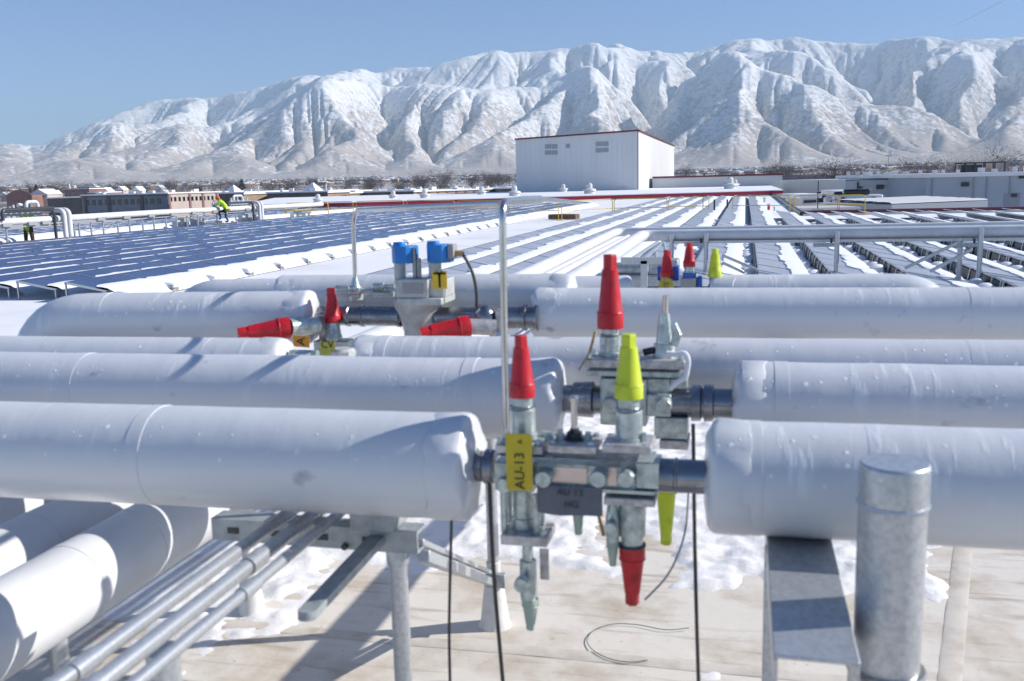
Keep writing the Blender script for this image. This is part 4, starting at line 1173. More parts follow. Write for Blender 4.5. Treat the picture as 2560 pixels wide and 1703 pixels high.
# ================================================================== LONG LEFT PIPE AND ITS FRAME
XP = -30.0
ins_pipe('long white pipe on legs at the left edge of the blue solar rows', [(XP, 22, .49), (XP, 44, .49), (XP, 57, .41), (XP, 64, .38)], .15, False, False, None, mat_='jacket_plain', step=1.0, rad=.1, n=24)
t = thing('pipe_trestle', 'white steel legs and lattice carrying the long left pipe', 'frame', (XP, 22, ZR))
mb = MB(); mb.bar((XP + .05, 22, .27), (XP + .05, 60, .22), .10, .06); mb.build('rail', M['galv'], t)
KL = crop(0, 440, 5.8925); KM = crop(400, 440, 5.8925)
LEG = proto_mesh(MB().cyl((0, 0, 0), (0, 0, .85), .045, n=8), 'leg', M['galv'])
for K, xx in ((KL, 85), (KL, 1090), (KL, 1160), (KL, 1340), (KL, 1520), (KL, 1735), (KL, 1910), (KL, 2105), (KL, 2270), (KM, 85), (KM, 245), (KM, 400), (KM, 555), (KM, 840), (KM, 1120), (KM, 1490)):
    p = at_x(*K(xx, 740 if K is KL else 640), XP)
    share('leg', LEG, t, (XP, p.y, ZR))
for K, (x0, y0), (x1, y1) in ((KL, (1160, 730), (1530, 800)), (KL, (1160, 780), (1350, 830)), (KL, (1350, 820), (1690, 680)), (KL, (1530, 800), (1860, 660)), (KM, (560, 590), (830, 690)), (KM, (400, 600), (680, 690))):
    a = at_x(*K(x0, y0), XP + .04); b = at_x(*K(x1, y1), XP + .04)
    MB().bar(a, b, .035, .035).build('lattice_bar', M['galv'], t)
for K, xx in ((KL, 50), (KL, 430), (KL, 630), (KL, 1450), (KL, 1830), (KL, 2200), (KM, 170), (KM, 480), (KM, 790), (KM, 1270)):
    p = at_x(*K(xx, 690), XP)
    MB().box((XP + .13, p.y, .36), (.16, .5, .14)).build('pipe_shoe', M['galv_dull'], t)
tag(MB().box2((XP - 1.1, 26, ZR + .01), (XP + .7, 58, ZR + .07)).build('walkway', M['plank'], None), 'dark plank walkway under the long left pipe', 'walkway')
G9 = 'pipe risers on the long left pipe'
def riser(label, K, x, ytop, ybot, dx):
    p = at_x(*K(x, ytop), XP + .45); q = at_x(*K(x, ybot), XP + .45)
    t = thing('pipe_riser', label, 'pipe', (XP + .45, p.y, ZR), G9)
    for j, d in enumerate((0, .34)):
        y = p.y + d
        pts = bend([(XP - .8, y, p.z - .10), (XP + .45, y, p.z - .10), (XP + .45, y, ZR + .15)], .25, 6)
        MB().tube(pts, .105, 14).build('riser_pipe', M['jacket_plain'], t)
    y = p.y - .32
    pts = bend([(XP + .2, y - 3.0, p.z - .06), (XP + .2, y, p.z - .06), (XP + .2, y, ZR + .2)], .3, 6)
    MB().tube(pts, .065, 12).build('dark_pipe', M['dark_jacket'], t)
    return p
riser('tall white riser pipes with a dark pipe loop, nearer the left edge', KL, 930, 468, 880, 0)
riser('white riser pipes with a dark pipe loop beyond the crouching worker', KM, 1455, 365, 640, 0)
# valve clusters on the pipe
G10 = 'valve clusters on the long left pipe'
def cluster(label, K, x0, x1, y0, X, seed, loop):
    random.seed(seed)
    p = at_x(*K(x0, y0), X); q = at_x(*K(x1, y0), X)
    t = thing('valve_cluster', label, 'valves', (X, (p.y + q.y) / 2, p.z), G10)
    z = p.z
    for dz in (0, -.17):
        MB().cyl((X, p.y, z + dz), (X, q.y, z + dz), .065, n=10).build('manifold_pipe', M['galv'], t)
    L = q.y - p.y
    for k in range(7):
        y = p.y + L * (k + .4) / 7
        h = random.uniform(.12, .34)
        MB().lathe((X - .05 + jit(.1), y, z - .02), (0, 0, 1), [(0, .09), (h * .4, .09), (h * .45, .05), (h, .05), (h + .01, .02)], 10).build('valve', M['zinc' if k % 2 else 'roof_junk'], t)
        MB().cyl((X, y, z), (X, y, .5), .035, n=8).build('drop_tube', M['galv'], t)
    if loop:
        yl0, yl1 = loop
        a = at_x(*K(yl0, 380), X).y; b = at_x(*K(yl1, 380), X).y
        zt_ = at_x(*K(yl0, 385 if K is KL else 295), X).z
        MB().tube(bend([(X, a, z), (X, a, zt_), (X, b, zt_), (X, b, z)], .2, 6), .075, 12).build('pipe_loop', M['jacket_plain'], t)
    return t
cluster('cluster of silver valves around the worker standing behind the left pipe', KL, 40, 610, 520, XP - .25, 3, (380, 550))
cluster('cluster of silver valves beyond the crouching worker', KM, 1030, 1330, 385, XP - .25, 5, (1085, 1215))
cluster('small cluster of valves in front of the crouching worker', KM, 770, 870, 420, XP - .1, 8, None)
mb = MB()
p = at_x(*KL(30, 560), XP + .2); q = at_x(*KL(60, 510), XP + .2)
mb.tube(bend([(XP + .2, p.y, .55), (XP + .2, p.y, .98), (XP + .2, p.y + 3, .98)], .25, 6), .08, 12)
tag(mb.build('dark_pipe_bend', M['dark_jacket'], None), 'dark pipe bend at the far left edge above the white pipe', 'pipe')
# ice and equipment boxes among the blue rows
G11 = 'small grey equipment boxes among the solar rows'
for lb, K, x, y, X in (('grey equipment box under the long pipe, left of the crouching worker', KM, 350, 700, -31.5), ('grey equipment box between the crouching worker and the white risers', KM, 1290, 625, -31.5), ('grey equipment box right of the yellow corner rail', KM, 2030, 585, -31.0)):
    p = at_x(*K(x, y), X)
    t = thing('equipment_box', lb, 'box', (X, p.y, p.z - .3), G11)
    MB().box((X, p.y, p.z), (.4, .5, .6)).build('housing', M['galv_dull'], t)
    for d in (-.9, .9, 1.6):
        MB().box((X + .1, p.y + d, p.z - .02), (.3, .35, .45)).build('cabinet', M['roof_junk'], t)

# ================================================================== PEOPLE
def person(label, loc, right, joints, edges, colour, extras, group=None):
    """a continuous skinned body; joints are (u, w, v, radius): u to the right of the picture, v toward the camera, w up"""
    right = Vector(right).normalized(); up = Vector((0, 0, 1)); tow = right.cross(up)
    P = {k: right * j[0] + up * j[1] + tow * j[2] for k, j in joints.items()}
    names = list(joints)
    me = bpy.data.meshes.new('person')
    me.from_pydata([P[k] for k in names], [(names.index(a), names.index(b)) for a, b in edges], [])
    o = bpy.data.objects.new('person', me); COL.objects.link(o); o.location = loc
    sk = o.modifiers.new('skin', 'SKIN')
    for i, k in enumerate(names):
        d = me.skin_vertices[0].data[i]; r = joints[k][3]; d.radius = (r, r); d.use_root = (k == 'pelvis')
    sk.use_smooth_shade = True
    ss = o.modifiers.new('sub', 'SUBSURF'); ss.levels = 1; ss.render_levels = 1
    bpy.context.view_layer.update()
    m2 = bpy.data.meshes.new_from_object(o.evaluated_get(bpy.context.evaluated_depsgraph_get()))
    o.modifiers.clear(); o.data = m2
    m2.materials.clear()
    ms = ['skin', 'vest', 'jeans', 'boots'] if colour == 'jeans' else ['skin', 'vest', 'brown_cloth', 'boots']
    for m in ms: m2.materials.append(M[m])
    segs = [(P[a], P[b], a, b) for a, b in edges]
    zone = {'head': 0, 'neck': 0, 'handl': 0, 'handr': 0, 'toel': 3, 'toer': 3, 'heell': 3, 'heelr': 3, 'kneel': 2, 'kneer': 2, 'hipl': 2, 'hipr': 2, 'anklel': 2, 'ankler': 2}
    for f in m2.polygons:
        c = f.center
        best = min(names, key=lambda k: (P[k] - c).length - joints[k][3] * .6)
        f.material_index = zone.get(best, 1)
        f.use_smooth = True
    tag(o, label, 'person', group)
    for nm, mm, c, rad, sc in extras:
        p = right * c[0] + up * c[1] + tow * c[2]
        b = bmesh.new(); bmesh.ops.create_uvsphere(b, u_segments=16, v_segments=10, radius=rad)
        for v in b.verts: v.co = Vector((v.co.x * sc[0], v.co.y * sc[1], v.co.z * sc[2]))
        m3 = bpy.data.meshes.new(nm); b.to_mesh(m3); b.free(); m3.materials.append(M[mm])
        for q in m3.polygons: q.use_smooth = True
        e = bpy.data.objects.new(nm, m3); COL.objects.link(e); e.parent = o; e.location = p
    return o
E2 = [('pelvis', 'belly'), ('belly', 'chest'), ('chest', 'neck'), ('neck', 'head'), ('chest', 'shl'), ('shl', 'elbl'), ('elbl', 'handl'), ('chest', 'shr'), ('shr', 'elbr'), ('elbr', 'handr'),
      ('pelvis', 'hipl'), ('hipl', 'kneel'), ('kneel', 'anklel'), ('anklel', 'toel'), ('pelvis', 'hipr'), ('hipr', 'kneer'), ('kneer', 'ankler'), ('ankler', 'toer')]
# crouching worker, bent forward to the left with one foot up
w2 = at_x(*KM(1005, 690), XP + .62); sc = .0041
def kp(x, y, v, r): return ((x - 1005) * sc, (690 - y) * sc + .03, v, r)
J = {'pelvis': kp(1000, 520, 0, .17), 'belly': kp(985, 470, 0, .165), 'chest': kp(940, 405, 0, .185), 'neck': kp(908, 372, 0, .07), 'head': kp(885, 352, 0, .095),
     'shl': kp(918, 395, .17, .085), 'elbl': kp(870, 430, .24, .062), 'handl': kp(838, 445, .10, .05), 'shr': kp(915, 395, -.17, .085), 'elbr': kp(870, 425, -.24, .062), 'handr': kp(845, 432, -.1, .05),
     'hipl': kp(985, 530, .10, .105), 'kneel': kp(890, 540, .14, .08), 'anklel': kp(918, 630, .12, .06), 'toel': kp(880, 645, .12, .05),
     'hipr': kp(1000, 530, -.08, .11), 'kneer': kp(968, 600, -.06, .08), 'ankler': kp(1005, 675, -.08, .06), 'toer': kp(970, 685, -.06, .05)}
hp = kp(878, 342, 0, 1)
person('worker in lime jacket, jeans and orange helmet bending over the long pipe', tuple(w2), RT, J, E2, 'jeans',
       [('helmet', 'orange', (hp[0], hp[1], 0), .125, (1.15, 1.0, .85)), ('jacket_hem', 'orange_cloth', (kp(1020, 515, 0, 1)[0], kp(0, 512, 0, 1)[1], 0), .16, (.8, .8, .45))])
# step under the raised foot
sp_ = Vector(w2) + RT * ((900 - 1005) * sc)
tag(MB().box((sp_.x, sp_.y, w2.z + .07), (.5, .5, .12)).build('step_block', M['roof_junk'], None), 'low pale block under the raised foot of the bending worker', 'block')
# standing worker behind the pipe
w1 = at_x(*KL(432, 930), XP - .5); s1 = .00305
def kq(x, y, v, r): return ((x - 432) * s1, (930 - y) * s1 * 1.02 - .25, v, r)
J = {'pelvis': kq(432, 690, 0, .17), 'belly': kq(430, 610, 0, .17), 'chest': kq(420, 520, 0, .19), 'neck': kq(390, 445, 0, .075), 'head': kq(360, 400, .02, .10),
     'shl': kq(370, 490, 0, .085), 'elbl': kq(345, 565, .12, .065), 'handl': kq(350, 590, .28, .05), 'shr': kq(475, 480, 0, .085), 'elbr': kq(520, 550, .08, .068), 'handr': kq(505, 600, .25, .05),
     'hipl': kq(398, 700, 0, .115), 'kneel': kq(390, 830, .03, .088), 'anklel': kq(380, 965, 0, .07), 'toel': kq(372, 985, .12, .055),
     'hipr': kq(468, 700, 0, .115), 'kneer': kq(485, 830, .03, .088), 'ankler': kq(482, 965, 0, .07), 'toer': kq(486, 985, .12, .055)}
person('worker in white helmet and brown trousers standing behind the left pipe valves', tuple(w1), RT, J, E2, 'brown',
       [('helmet', 'white_helmet', (kq(350, 378, 0, 1)[0], kq(0, 378, 0, 1)[1], .02), .125, (1.1, 1.0, .85))])

# ================================================================== YELLOW GUARD RAILS
G12 = 'yellow guard rails standing across the solar roof'
def guard_rail(label, a, b, hgt=1.07, r=.024):
    a = Vector(a); b = Vector(b)
    t = thing('guard_rail', label, 'guard rail', tuple(a), G12)
    top = bend([a, a + Vector((0, 0, hgt)), b + Vector((0, 0, hgt)), b], .22, 6)
    MB().tube(top, r, 8).build('hoop', M['yellow'], t)
    MB().cyl(a + Vector((0, 0, hgt * .5)), b + Vector((0, 0, hgt * .5)), r * .9, n=8).build('mid_rail', M['yellow'], t)
    for p in (a, b): MB().lathe(p, (0, 0, 1), [(0, .12), (.03, .12), (.05, .03)], 10).build('foot', M['yellow'], t)
K7 = crop(1200, 440, 4.714); K6 = crop(800, 440, 4.714)
def gp(K, x, y):
    p = at_z(*K(x, y), ZR + .01); return p
posts = [gp(KE, 425, 316), gp(KE, 590, 306)]
guard_rail('yellow guard rail nearest the long left pipe, by the white risers', (XP + .3, gp(KE, 425, 316).y + .4, ZR), gp(KE, 425, 316), r=.035)
guard_rail('yellow guard rail second from the long left pipe', gp(KE, 432, 314), gp(KE, 585, 307))
guard_rail('yellow guard rail in front of the crimson fascia, third from the left', gp(KE, 597, 306), gp(KE, 888, 300))
guard_rail('yellow guard rail left of the pair of rail posts by the snowy vent', gp(KE, 910, 300), gp(K6, 990, 455))
guard_rail('yellow guard rail directly left of the tall gooseneck tube', gp(K6, 1030, 455), gp(K6, 1590, 485))
guard_rail('yellow guard rail crossing behind the tall gooseneck tube', gp(K6, 1625, 485), gp(K7, 312, 490))
guard_rail('yellow guard rail just right of the tall gooseneck tube', gp(K7, 347, 490), gp(K7, 925, 522))
guard_rail('yellow guard rail starting at the dark plank on the snow', gp(K7, 965, 522), gp(K7, 1562, 488))
guard_rail('yellow guard rail in front of the big white building', gp(K7, 1582, 488), gp(K7, 2205, 480))
K3 = crop(1200, 300, 2.7407)
guard_rail('yellow guard rail below the right part of the crimson fascia', gp(K3, 1294, 655), gp(K3, 1568, 652))
guard_rail('yellow guard rail on the far solar rows near the roof notch', gp(K4, 362, 512), gp(K4, 752, 515))
guard_rail('yellow guard rail on the notch edge of the roof', gp(K4, 780, 515), gp(K4, 1078, 512))
guard_rail('rightmost yellow guard rail, by the dark red parapet', gp(K4, 1090, 512), gp(K4, 1266, 512))
p = gp(K7, 830, 512); q = gp(K7, 1150, 512)
tag(MB().bar(p + Vector((0, 0, .16)), q + Vector((0, 0, .16)), .5, .28).build('plank', M['plank'], None), 'dark wooden plank lying on the snow by the yellow rails', 'plank')
G13 = 'dark roof poles by the guard rails'
for lb, K, x, yb, yt, w in (('left dark slim pole among the far right rows', K3, 1605, 655, 545, .05), ('right dark slim pole among the far right rows', K3, 1693, 645, 545, .05), ('thin antenna rising in front of the crimson fascia', K3, 1527, 650, 500, .02), ('tall thin mast at the roof notch', K4, 942, 500, 280, .03)):
    a = gp(K, x, yb); dd = a.dot(FW); b = at_d(*K(x, yt), dd)
    t = thing('roof_pole', lb, 'pole', tuple(a), G13)
    MB().cyl(a, (a.x, a.y, b.z), w, n=8).build('pole', M['dark_metal'], t)
    MB().box((a.x, a.y, a.z + .12), (.6, .6, .24)).build('base_block', M['galv_dull'], t)
for lb, K, x, y, s in (('red capped roof vent on the snowy strip near the notch', K4, 607, 480, .75), ('small grey pipe vent right of the red capped roof vent', K4, 645, 485, .5), ('small white vent with a red band near the far snowy strip', K4, 578, 428, .8)):
    a = gp(K, x, y)
    t = thing('roof_vent', lb, 'vent', tuple(a))
    MB().cyl(a, a + Vector((0, 0, .45 * s)), .12 * s, n=12).build('stack', M['red' if lb.startswith('red') else 'galv'], t)
    MB().lathe(a + Vector((0, 0, .451 * s)), (0, 0, 1), [(0, .17 * s), (.06 * s, .17 * s), (.1 * s, .02)], 12).build('cap', M['roof_junk'], t)

# ================================================================== ADJOINING ROOF WITH CRIMSON FASCIA
A = at_z(673, 524, -.60); B = at_z(1949, 487, -.60)
far = Vector((0, 66, 0))
def prism(name, outline, z0, z1, m, parent):
    n = len(outline)
    vs = [(x, y, z) for z in (z0, z1) for x, y in outline]
    return MB().add(vs, [tuple(reversed(range(n))), tuple(range(n, 2 * n))] + [(i, (i + 1) % n, n + (i + 1) % n, n + i) for i in range(n)]).build(name, m, parent, False)
t = thing('adjoining_roof', 'long low snow covered roof edged with a crimson fascia behind the solar field', 'building', (A.x, A.y, ZR))
u = (B - A).normalized(); nrm = Vector((-u.y, u.x, 0))
A2 = A - u * 3
ov = 2.0
prism('wall', [(A2.x, A2.y), (B.x, B.y), (B.x + far.x, B.y + far.y), (A2.x + nrm.x * 66, A2.y + nrm.y * 66)], -9.2, -.12, M['wall_far'], t)
e = nrm * -.25
prism('fascia', [(A2.x + e.x, A2.y + e.y), (B.x + e.x + .3, B.y + e.y), (B.x + .3, B.y), (A2.x, A2.y)], -.46, -.13, M['crimson'], t)
prism('snow_roof', [(A2.x + e.x, A2.y + e.y), (B.x + e.x + .3, B.y + e.y), (B.x + far.x + .3, B.y + far.y), (A2.x + nrm.x * 66, A2.y + nrm.y * 66)], -.115, -.03, M['roof_snow'], t)
G14 = 'white mushroom fans on the adjoining roof'
def fan(label, x, y, s=1.0, z=-.03):
    a = at_z(x, y, z)
    t = thing('roof_fan', label, 'roof fan', tuple(a), G14)
    MB().lathe(a, (0, 0, 1), [(0, .75 * s), (.35 * s, .75 * s), (.36 * s, .6 * s), (.4 * s, .95 * s), (.6 * s, .9 * s), (.75 * s, .5 * s)], 14).build('shroud', M['roof_junk'], t)
    MB().lathe(a + Vector((0, 0, .74 * s)), (0, 0, 1), [(0, .42 * s), (.5 * s, .42 * s), (.68 * s, .25 * s), (.72 * s, .05 * s)], 12).build('motor_dome', M['roof_junk'], t)
for lb, K, x, y, s in (('mushroom fan left of the bushes and the dark wall, farthest left', KE, 645, 208, .62), ('mushroom fan in front of the long dark wall', KE, 1160, 180, .68), ('mushroom fan in front of the tan striped wall', KE, 1376, 178, .75), ('mushroom fan below the brown end wall', KE, 1765, 154, .8),
                       ('mushroom fan just left of the big white building', K3, 236, 520, .85), ('mushroom fan near the left corner of the big building', K3, 570, 492, .8), ('mushroom fan before the middle of the big building', K3, 750, 505, .9), ('mushroom fan near the sunlit corner of the big building', K3, 980, 480, .9),
                       ('larger of the twin fans before the low right building', K3, 1712, 472, 1.1), ('smaller twin fan before the low right building', K3, 1748, 458, .8)):
    fan(lb, *K(x, y), s)
p = at_z(*K6(800, 462), ZR + .02)
t = thing('snowy_vent', 'squat snow capped vent on the snow strip between solar rows', 'vent', tuple(p))
MB().lathe(p, (0, 0, 1), [(0, .5), (.25, .5), (.26, .7), (.4, .65), (.55, .2)], 12).build('hood', M['roof_junk'], t)

# ================================================================== BIG WHITE BUILDING AND LOW WINGS
c0_ = at_z(*K3(1084, 478), -.03)
zt1 = at_d(*K3(1082, 75), c0_.dot(FW)).z
Xl = at_y(*K3(247, 300), c0_.y).x
zt0 = at_y(*K3(247, 136), c0_.y).z
Yr = at_x(*K3(1330, 300), c0_.x).y
t = thing('white_building', 'tall windowless white metal building with dark red roof edge', 'building', (c0_.x, c0_.y, -9.2))
vs = [(Xl, c0_.y, -9.2), (c0_.x, c0_.y, -9.2), (c0_.x, Yr, -9.2), (Xl, Yr, -9.2), (Xl, c0_.y, zt0), (c0_.x, c0_.y, zt1), (c0_.x, Yr, zt1), (Xl, Yr, zt0)]
MB().add(vs, [(0, 3, 2, 1), (4, 5, 6, 7), (0, 1, 5, 4), (1, 2, 6, 5), (2, 3, 7, 6), (3, 0, 4, 7)]).build('wall', M['white_metal'], t, False)
mb = MB()
mb.bar((Xl - .1, c0_.y - .12, zt0 + .08), (c0_.x + .12, c0_.y - .12, zt1 + .08), .22, .24)
mb.bar((c0_.x + .12, c0_.y, zt1 + .08), (c0_.x + .12, Yr, zt1 + .08), .24, .22)
mb.build('roof_trim', M['trim'], t, False)
mb = MB(); mb.box2((c0_.x - .06, c0_.y - .06, -9), (c0_.x + .05, c0_.y + .05, zt1 - .05)); mb.build('corner_trim', M['trim'], t, False)
for x0, y0, x1, y1, nn in ((445, 168, 487, 196, 1), (491, 168, 530, 196, 1), (445, 210, 487, 238, 1), (491, 210, 530, 238, 1), (587, 165, 615, 192, 1), (793, 152, 835, 179, 1), (839, 150, 880, 178, 1), (793, 195, 835, 223, 1), (839, 193, 880, 221, 1)):
    a = at_y(*K3(x0, y0), c0_.y); b = at_y(*K3(x1, y1), c0_.y)
    wv = MB().box2((a.x, c0_.y - .06, b.z), (b.x, c0_.y - .003, a.z)).build('louvre', M['louvre'], t, False)
    mb = MB(); k = 6
    for i in range(k):
        z = b.z + (a.z - b.z) * (i + .5) / k
        mb.box2((a.x + .03, c0_.y - .10, z - .04), (b.x - .03, c0_.y - .061, z + .04))
    tag(mb.build('louvre_blade', M['galv_dull'], wv, False), kind='stuff')
mb = MB()
for i in range(1, 24):
    x = Xl + (c0_.x - Xl) * i / 24
    mb.box2((x - .02, c0_.y - .03, -9), (x + .02, c0_.y - .002, zt0 - .3))
tag(mb.build('panel_seam', M['white_metal'], t, False), kind='stuff')
# low wing to the right
wy = c0_.y + 18
a = at_y(*K3(1300, 408), wy); b = at_y(*K3(2072, 376), wy)
t = thing('low_wing', 'long low grey wing of the white building with a dark roof line', 'building', (a.x, wy, -9.2))
MB().box2((a.x - 3, wy, -9.2), (b.x, wy + 45, b.z)).build('wall', M['wall_far'], t, False)
mb = MB(); mb.box2((a.x - 3, wy - .15, b.z - .05), (b.x + .15, wy + 45, b.z + .25)); mb.build('roof_trim', M['trim'], t, False)

# dark red parapet at the far right of the roof
t = thing('roof_parapet', 'dark red parapet cap along the far right roof edge', 'parapet', (3, 55, ZR))
MB().bar((3.1, 54.6, ZR + .16), (70, 58.6, ZR + .16), .5, .22).build('cap', M['trim'], t)
MB().bar((3.1, 54.4, ZR + .05), (70, 58.4, ZR + .05), .3, .10).build('curb', M['wall_far'], t)
mb = MB(); mb.bar((3.05, 54.5, ZR + .10), (3.1, 118, ZR + .10), .22, .20)
tag(mb.build('roof_edge', M['dark_metal'], None), 'dark metal edge running along the notch of the snowy roof', 'roof edge')
# ================================================================== GROUND, TOWN
def ground_z(r):
    return -9.3 + max(0, r - 300) * .0108
rs = list(np.linspace(20, 300, 8)) + list(np.geomspace(340, 5400, 36))
azs = np.radians(np.linspace(-62, 62, 125))
vs = [(0, 0, -9.3)]
for r in rs:
    for a in azs:
        d = FW * cos(a) + RT * sin(a)
        vs.append((d.x * r, d.y * r, ground_z(r) + (0 if r < 600 else 2.5 * fbm(d.x * r / 300, d.y * r / 300))))
n = len(azs)
fs = [(1 + j * n + i, 1 + j * n + i + 1, 1 + (j + 1) * n + i + 1, 1 + (j + 1) * n + i) for j in range(len(rs) - 1) for i in range(n - 1)]
fs = [f[::-1] for f in fs]
tag(MB().add(vs, fs).build('ground', M['field'], None), kind='structure')
def at_r(x, y, r):
    d = ray(x, y); return EYE + d * (r / hypot(d.x, d.y))

def facade(name, label, x0, x1, ytop, ytop2, dep, m, deep=30, cat='building', dep2=None, roof=True, group=None, zb=None):
    """a flat roofed building whose front spans photo columns x0..x1 at depth dep..dep2"""
    dep2 = dep2 or dep
    a = at_d(x0, ytop, dep); b = at_d(x1, ytop2, dep2)
    zt = (a.z + b.z) / 2
    zb = -9.6 if zb is None else zb
    t = thing(name, label, cat, (a.x, a.y, zb), group)
    e = Vector((b.x - a.x, b.y - a.y, 0)); e.normalize(); nn = Vector((-e.y, e.x, 0))
    if nn.dot(FW) < 0: nn = -nn
    q = [(a.x, a.y), (b.x, b.y), (b.x + FW.x * deep, b.y + FW.y * deep), (a.x + FW.x * deep, a.y + FW.y * deep)]
    prism('wall', q, zb, zt, M[m], t)
    if roof:
        o = .4
        q2 = [(a.x - e.x * o - nn.x * o, a.y - e.y * o - nn.y * o), (b.x + e.x * o - nn.x * o, b.y + e.y * o - nn.y * o), (q[2][0] + e.x * o, q[2][1] + e.y * o), (q[3][0] - e.x * o, q[3][1] - e.y * o)]
        prism('roof', q2, zt + .003, zt + .45, M['roof_snow'], t)
    return t, a, b, e, nn, zt
def on_plane(x, a, e, nn):
    d = ray(x, 480); n0 = Vector((nn.x, nn.y, 0)); k = n0.dot(Vector((a.x, a.y, 0))) / n0.dot(Vector((d.x, d.y, 0)))
    return (Vector((d.x * k, d.y * k, 0)) - Vector((a.x, a.y, 0))).dot(e)
def wall_piece(t, name, a, e, nn, s0, s1, z0, z1, m, proud=.12):
    p = Vector((a.x, a.y, 0)) + e * s0; q = Vector((a.x, a.y, 0)) + e * s1
    o = nn * -proud; i = nn * -.01
    return prism(name, [(p.x + o.x, p.y + o.y), (q.x + o.x, q.y + o.y), (q.x + i.x, q.y + i.y), (p.x + i.x, p.y + i.y)], z0, z1, M[m], t)
def roof_units(t, a, e, nn, L, zt, seed, n, hmax=1.2, ws=1.0):
    random.seed(seed)
    for k in range(n):
        s = L * (k + .5 + jit(.35)) / n; d = random.uniform(2, 12)
        p = Vector((a.x, a.y, 0)) + e * s + nn * d
        w, h = ws * random.uniform(.8, 2.6), random.uniform(.35, hmax)
        MB().box((p.x, p.y, zt + .46 + h / 2), (w, ws * random.uniform(1.2, 2.5), h), rz=atan2(e.y, e.x)).build('roof_unit', M['roof_junk'], t, False)
# two storey offices
t, a, b, e, nn, zt = facade('office_building', 'slate grey two storey office with square dark windows at left', 205, 419, 491, 484, 360, 'office_grey', 40, dep2=352)
L = (Vector((b.x, b.y, 0)) - Vector((a.x, a.y, 0))).length
sx = lambda K, x: on_plane(K(x, 350)[0], a, e, nn)
for x in (1270, 1365, 1460, 1560, 1650, 1745, 1845, 1940, 2035, 2130, 2230, 2330):
    s = sx(KL, x)
    for z0 in (zt - 3.4, zt - 8.0):
        f = wall_piece(t, 'window_frame', a, e, nn, s - .85, s + .85, z0 - .15, z0 + 1.85, 'brown', .10)
        wall_piece(f, 'pane', a, e, nn, s - .72, s + .72, z0, z0 + 1.7, 'glass_dark', .14)
for x in (1245, 1590, 2080):
    s = sx(KL, x); wall_piece(t, 'pilaster', a, e, nn, s - .6, s + .6, -9.4, zt - .1, 'brown', .35)
wall_piece(t, 'cornice', a, e, nn, -.3, L + .3, zt - .5, zt - .02, 'brown', .5)
roof_units(t, a, e, nn, L, zt, 3, 6)
t, a, b, e, nn, zt = facade('office_building', 'cream two storey office with mauve pilasters next to the slate office', 420, 544, 484, 482, 332, 'office_cream', 40, dep2=352)
L = (Vector((b.x, b.y, 0)) - Vector((a.x, a.y, 0))).length
sx = lambda K, x: on_plane(K(x, 350)[0], a, e, nn)
for x in (155, 215, 280, 345, 410, 468, 530, 590, 645, 705, 765):
    s = sx(KM, x)
    f = wall_piece(t, 'window_frame', a, e, nn, s - .58, s + .58, zt - 2.75, zt - 1.1, 'office_cream', .05)
    wall_piece(f, 'pane', a, e, nn, s - .48, s + .48, zt - 2.65, zt - 1.2, 'glass_dark', .08)
for x in (130, 432, 625, 832):
    s = sx(KM, x); wall_piece(t, 'pilaster', a, e, nn, s - .4, s + .4, -9.4, zt + .3, 'mauve', .3)
roof_units(t, a, e, nn, L, zt, 4, 4, 1.2)
# long flat school-like brick block, shaded faces painted dark brown and sunlit ones tan
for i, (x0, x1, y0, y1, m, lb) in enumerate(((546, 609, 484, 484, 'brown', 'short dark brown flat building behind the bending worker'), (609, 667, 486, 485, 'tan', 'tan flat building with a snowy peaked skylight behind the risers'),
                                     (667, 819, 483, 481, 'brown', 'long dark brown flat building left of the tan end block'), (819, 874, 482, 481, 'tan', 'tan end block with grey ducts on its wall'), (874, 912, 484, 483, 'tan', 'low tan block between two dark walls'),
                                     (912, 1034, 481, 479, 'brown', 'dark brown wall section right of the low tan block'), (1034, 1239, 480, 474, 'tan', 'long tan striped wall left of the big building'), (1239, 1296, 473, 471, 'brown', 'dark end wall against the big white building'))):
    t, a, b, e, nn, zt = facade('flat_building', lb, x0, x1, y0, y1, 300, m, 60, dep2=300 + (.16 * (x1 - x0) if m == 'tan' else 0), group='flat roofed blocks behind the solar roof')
    L = (Vector((b.x, b.y, 0)) - Vector((a.x, a.y, 0))).length
    roof_units(t, a, e, nn, L, zt, 20 + i, max(2, int(L / 4)), 1.1)
    if i == 6:
        for k in range(9):
            s = L * (k + .5) / 9; wall_piece(t, 'pilaster', a, e, nn, s - .5, s + .5, -9, zt - .3, 'brick', .3)
    if i == 3:
        for k in range(4):
            s = .4 + k * 1.0; wall_piece(t, 'duct', a, e, nn, s, s + .5, zt - 5, zt - 1.7, 'roof_junk', .8)
    if i in (1, 2):
        c = Vector((a.x, a.y, 0)) + e * (L * (.38 if i == 1 else .68)) + nn * 8
        MB().lathe((c.x, c.y, zt + .46), (0, 0, 1), [(0, 3.4), (2.6, .3)], 4, ph=.6).build('skylight', M['roof_snow'], t, False)
        c = Vector((a.x, a.y, 0)) + e * (L * .95) + nn * 3
        MB().cyl((c.x, c.y, zt + .4), (c.x, c.y, zt + 2.6), .25, n=8).build('flue', M['roof_junk'], t)
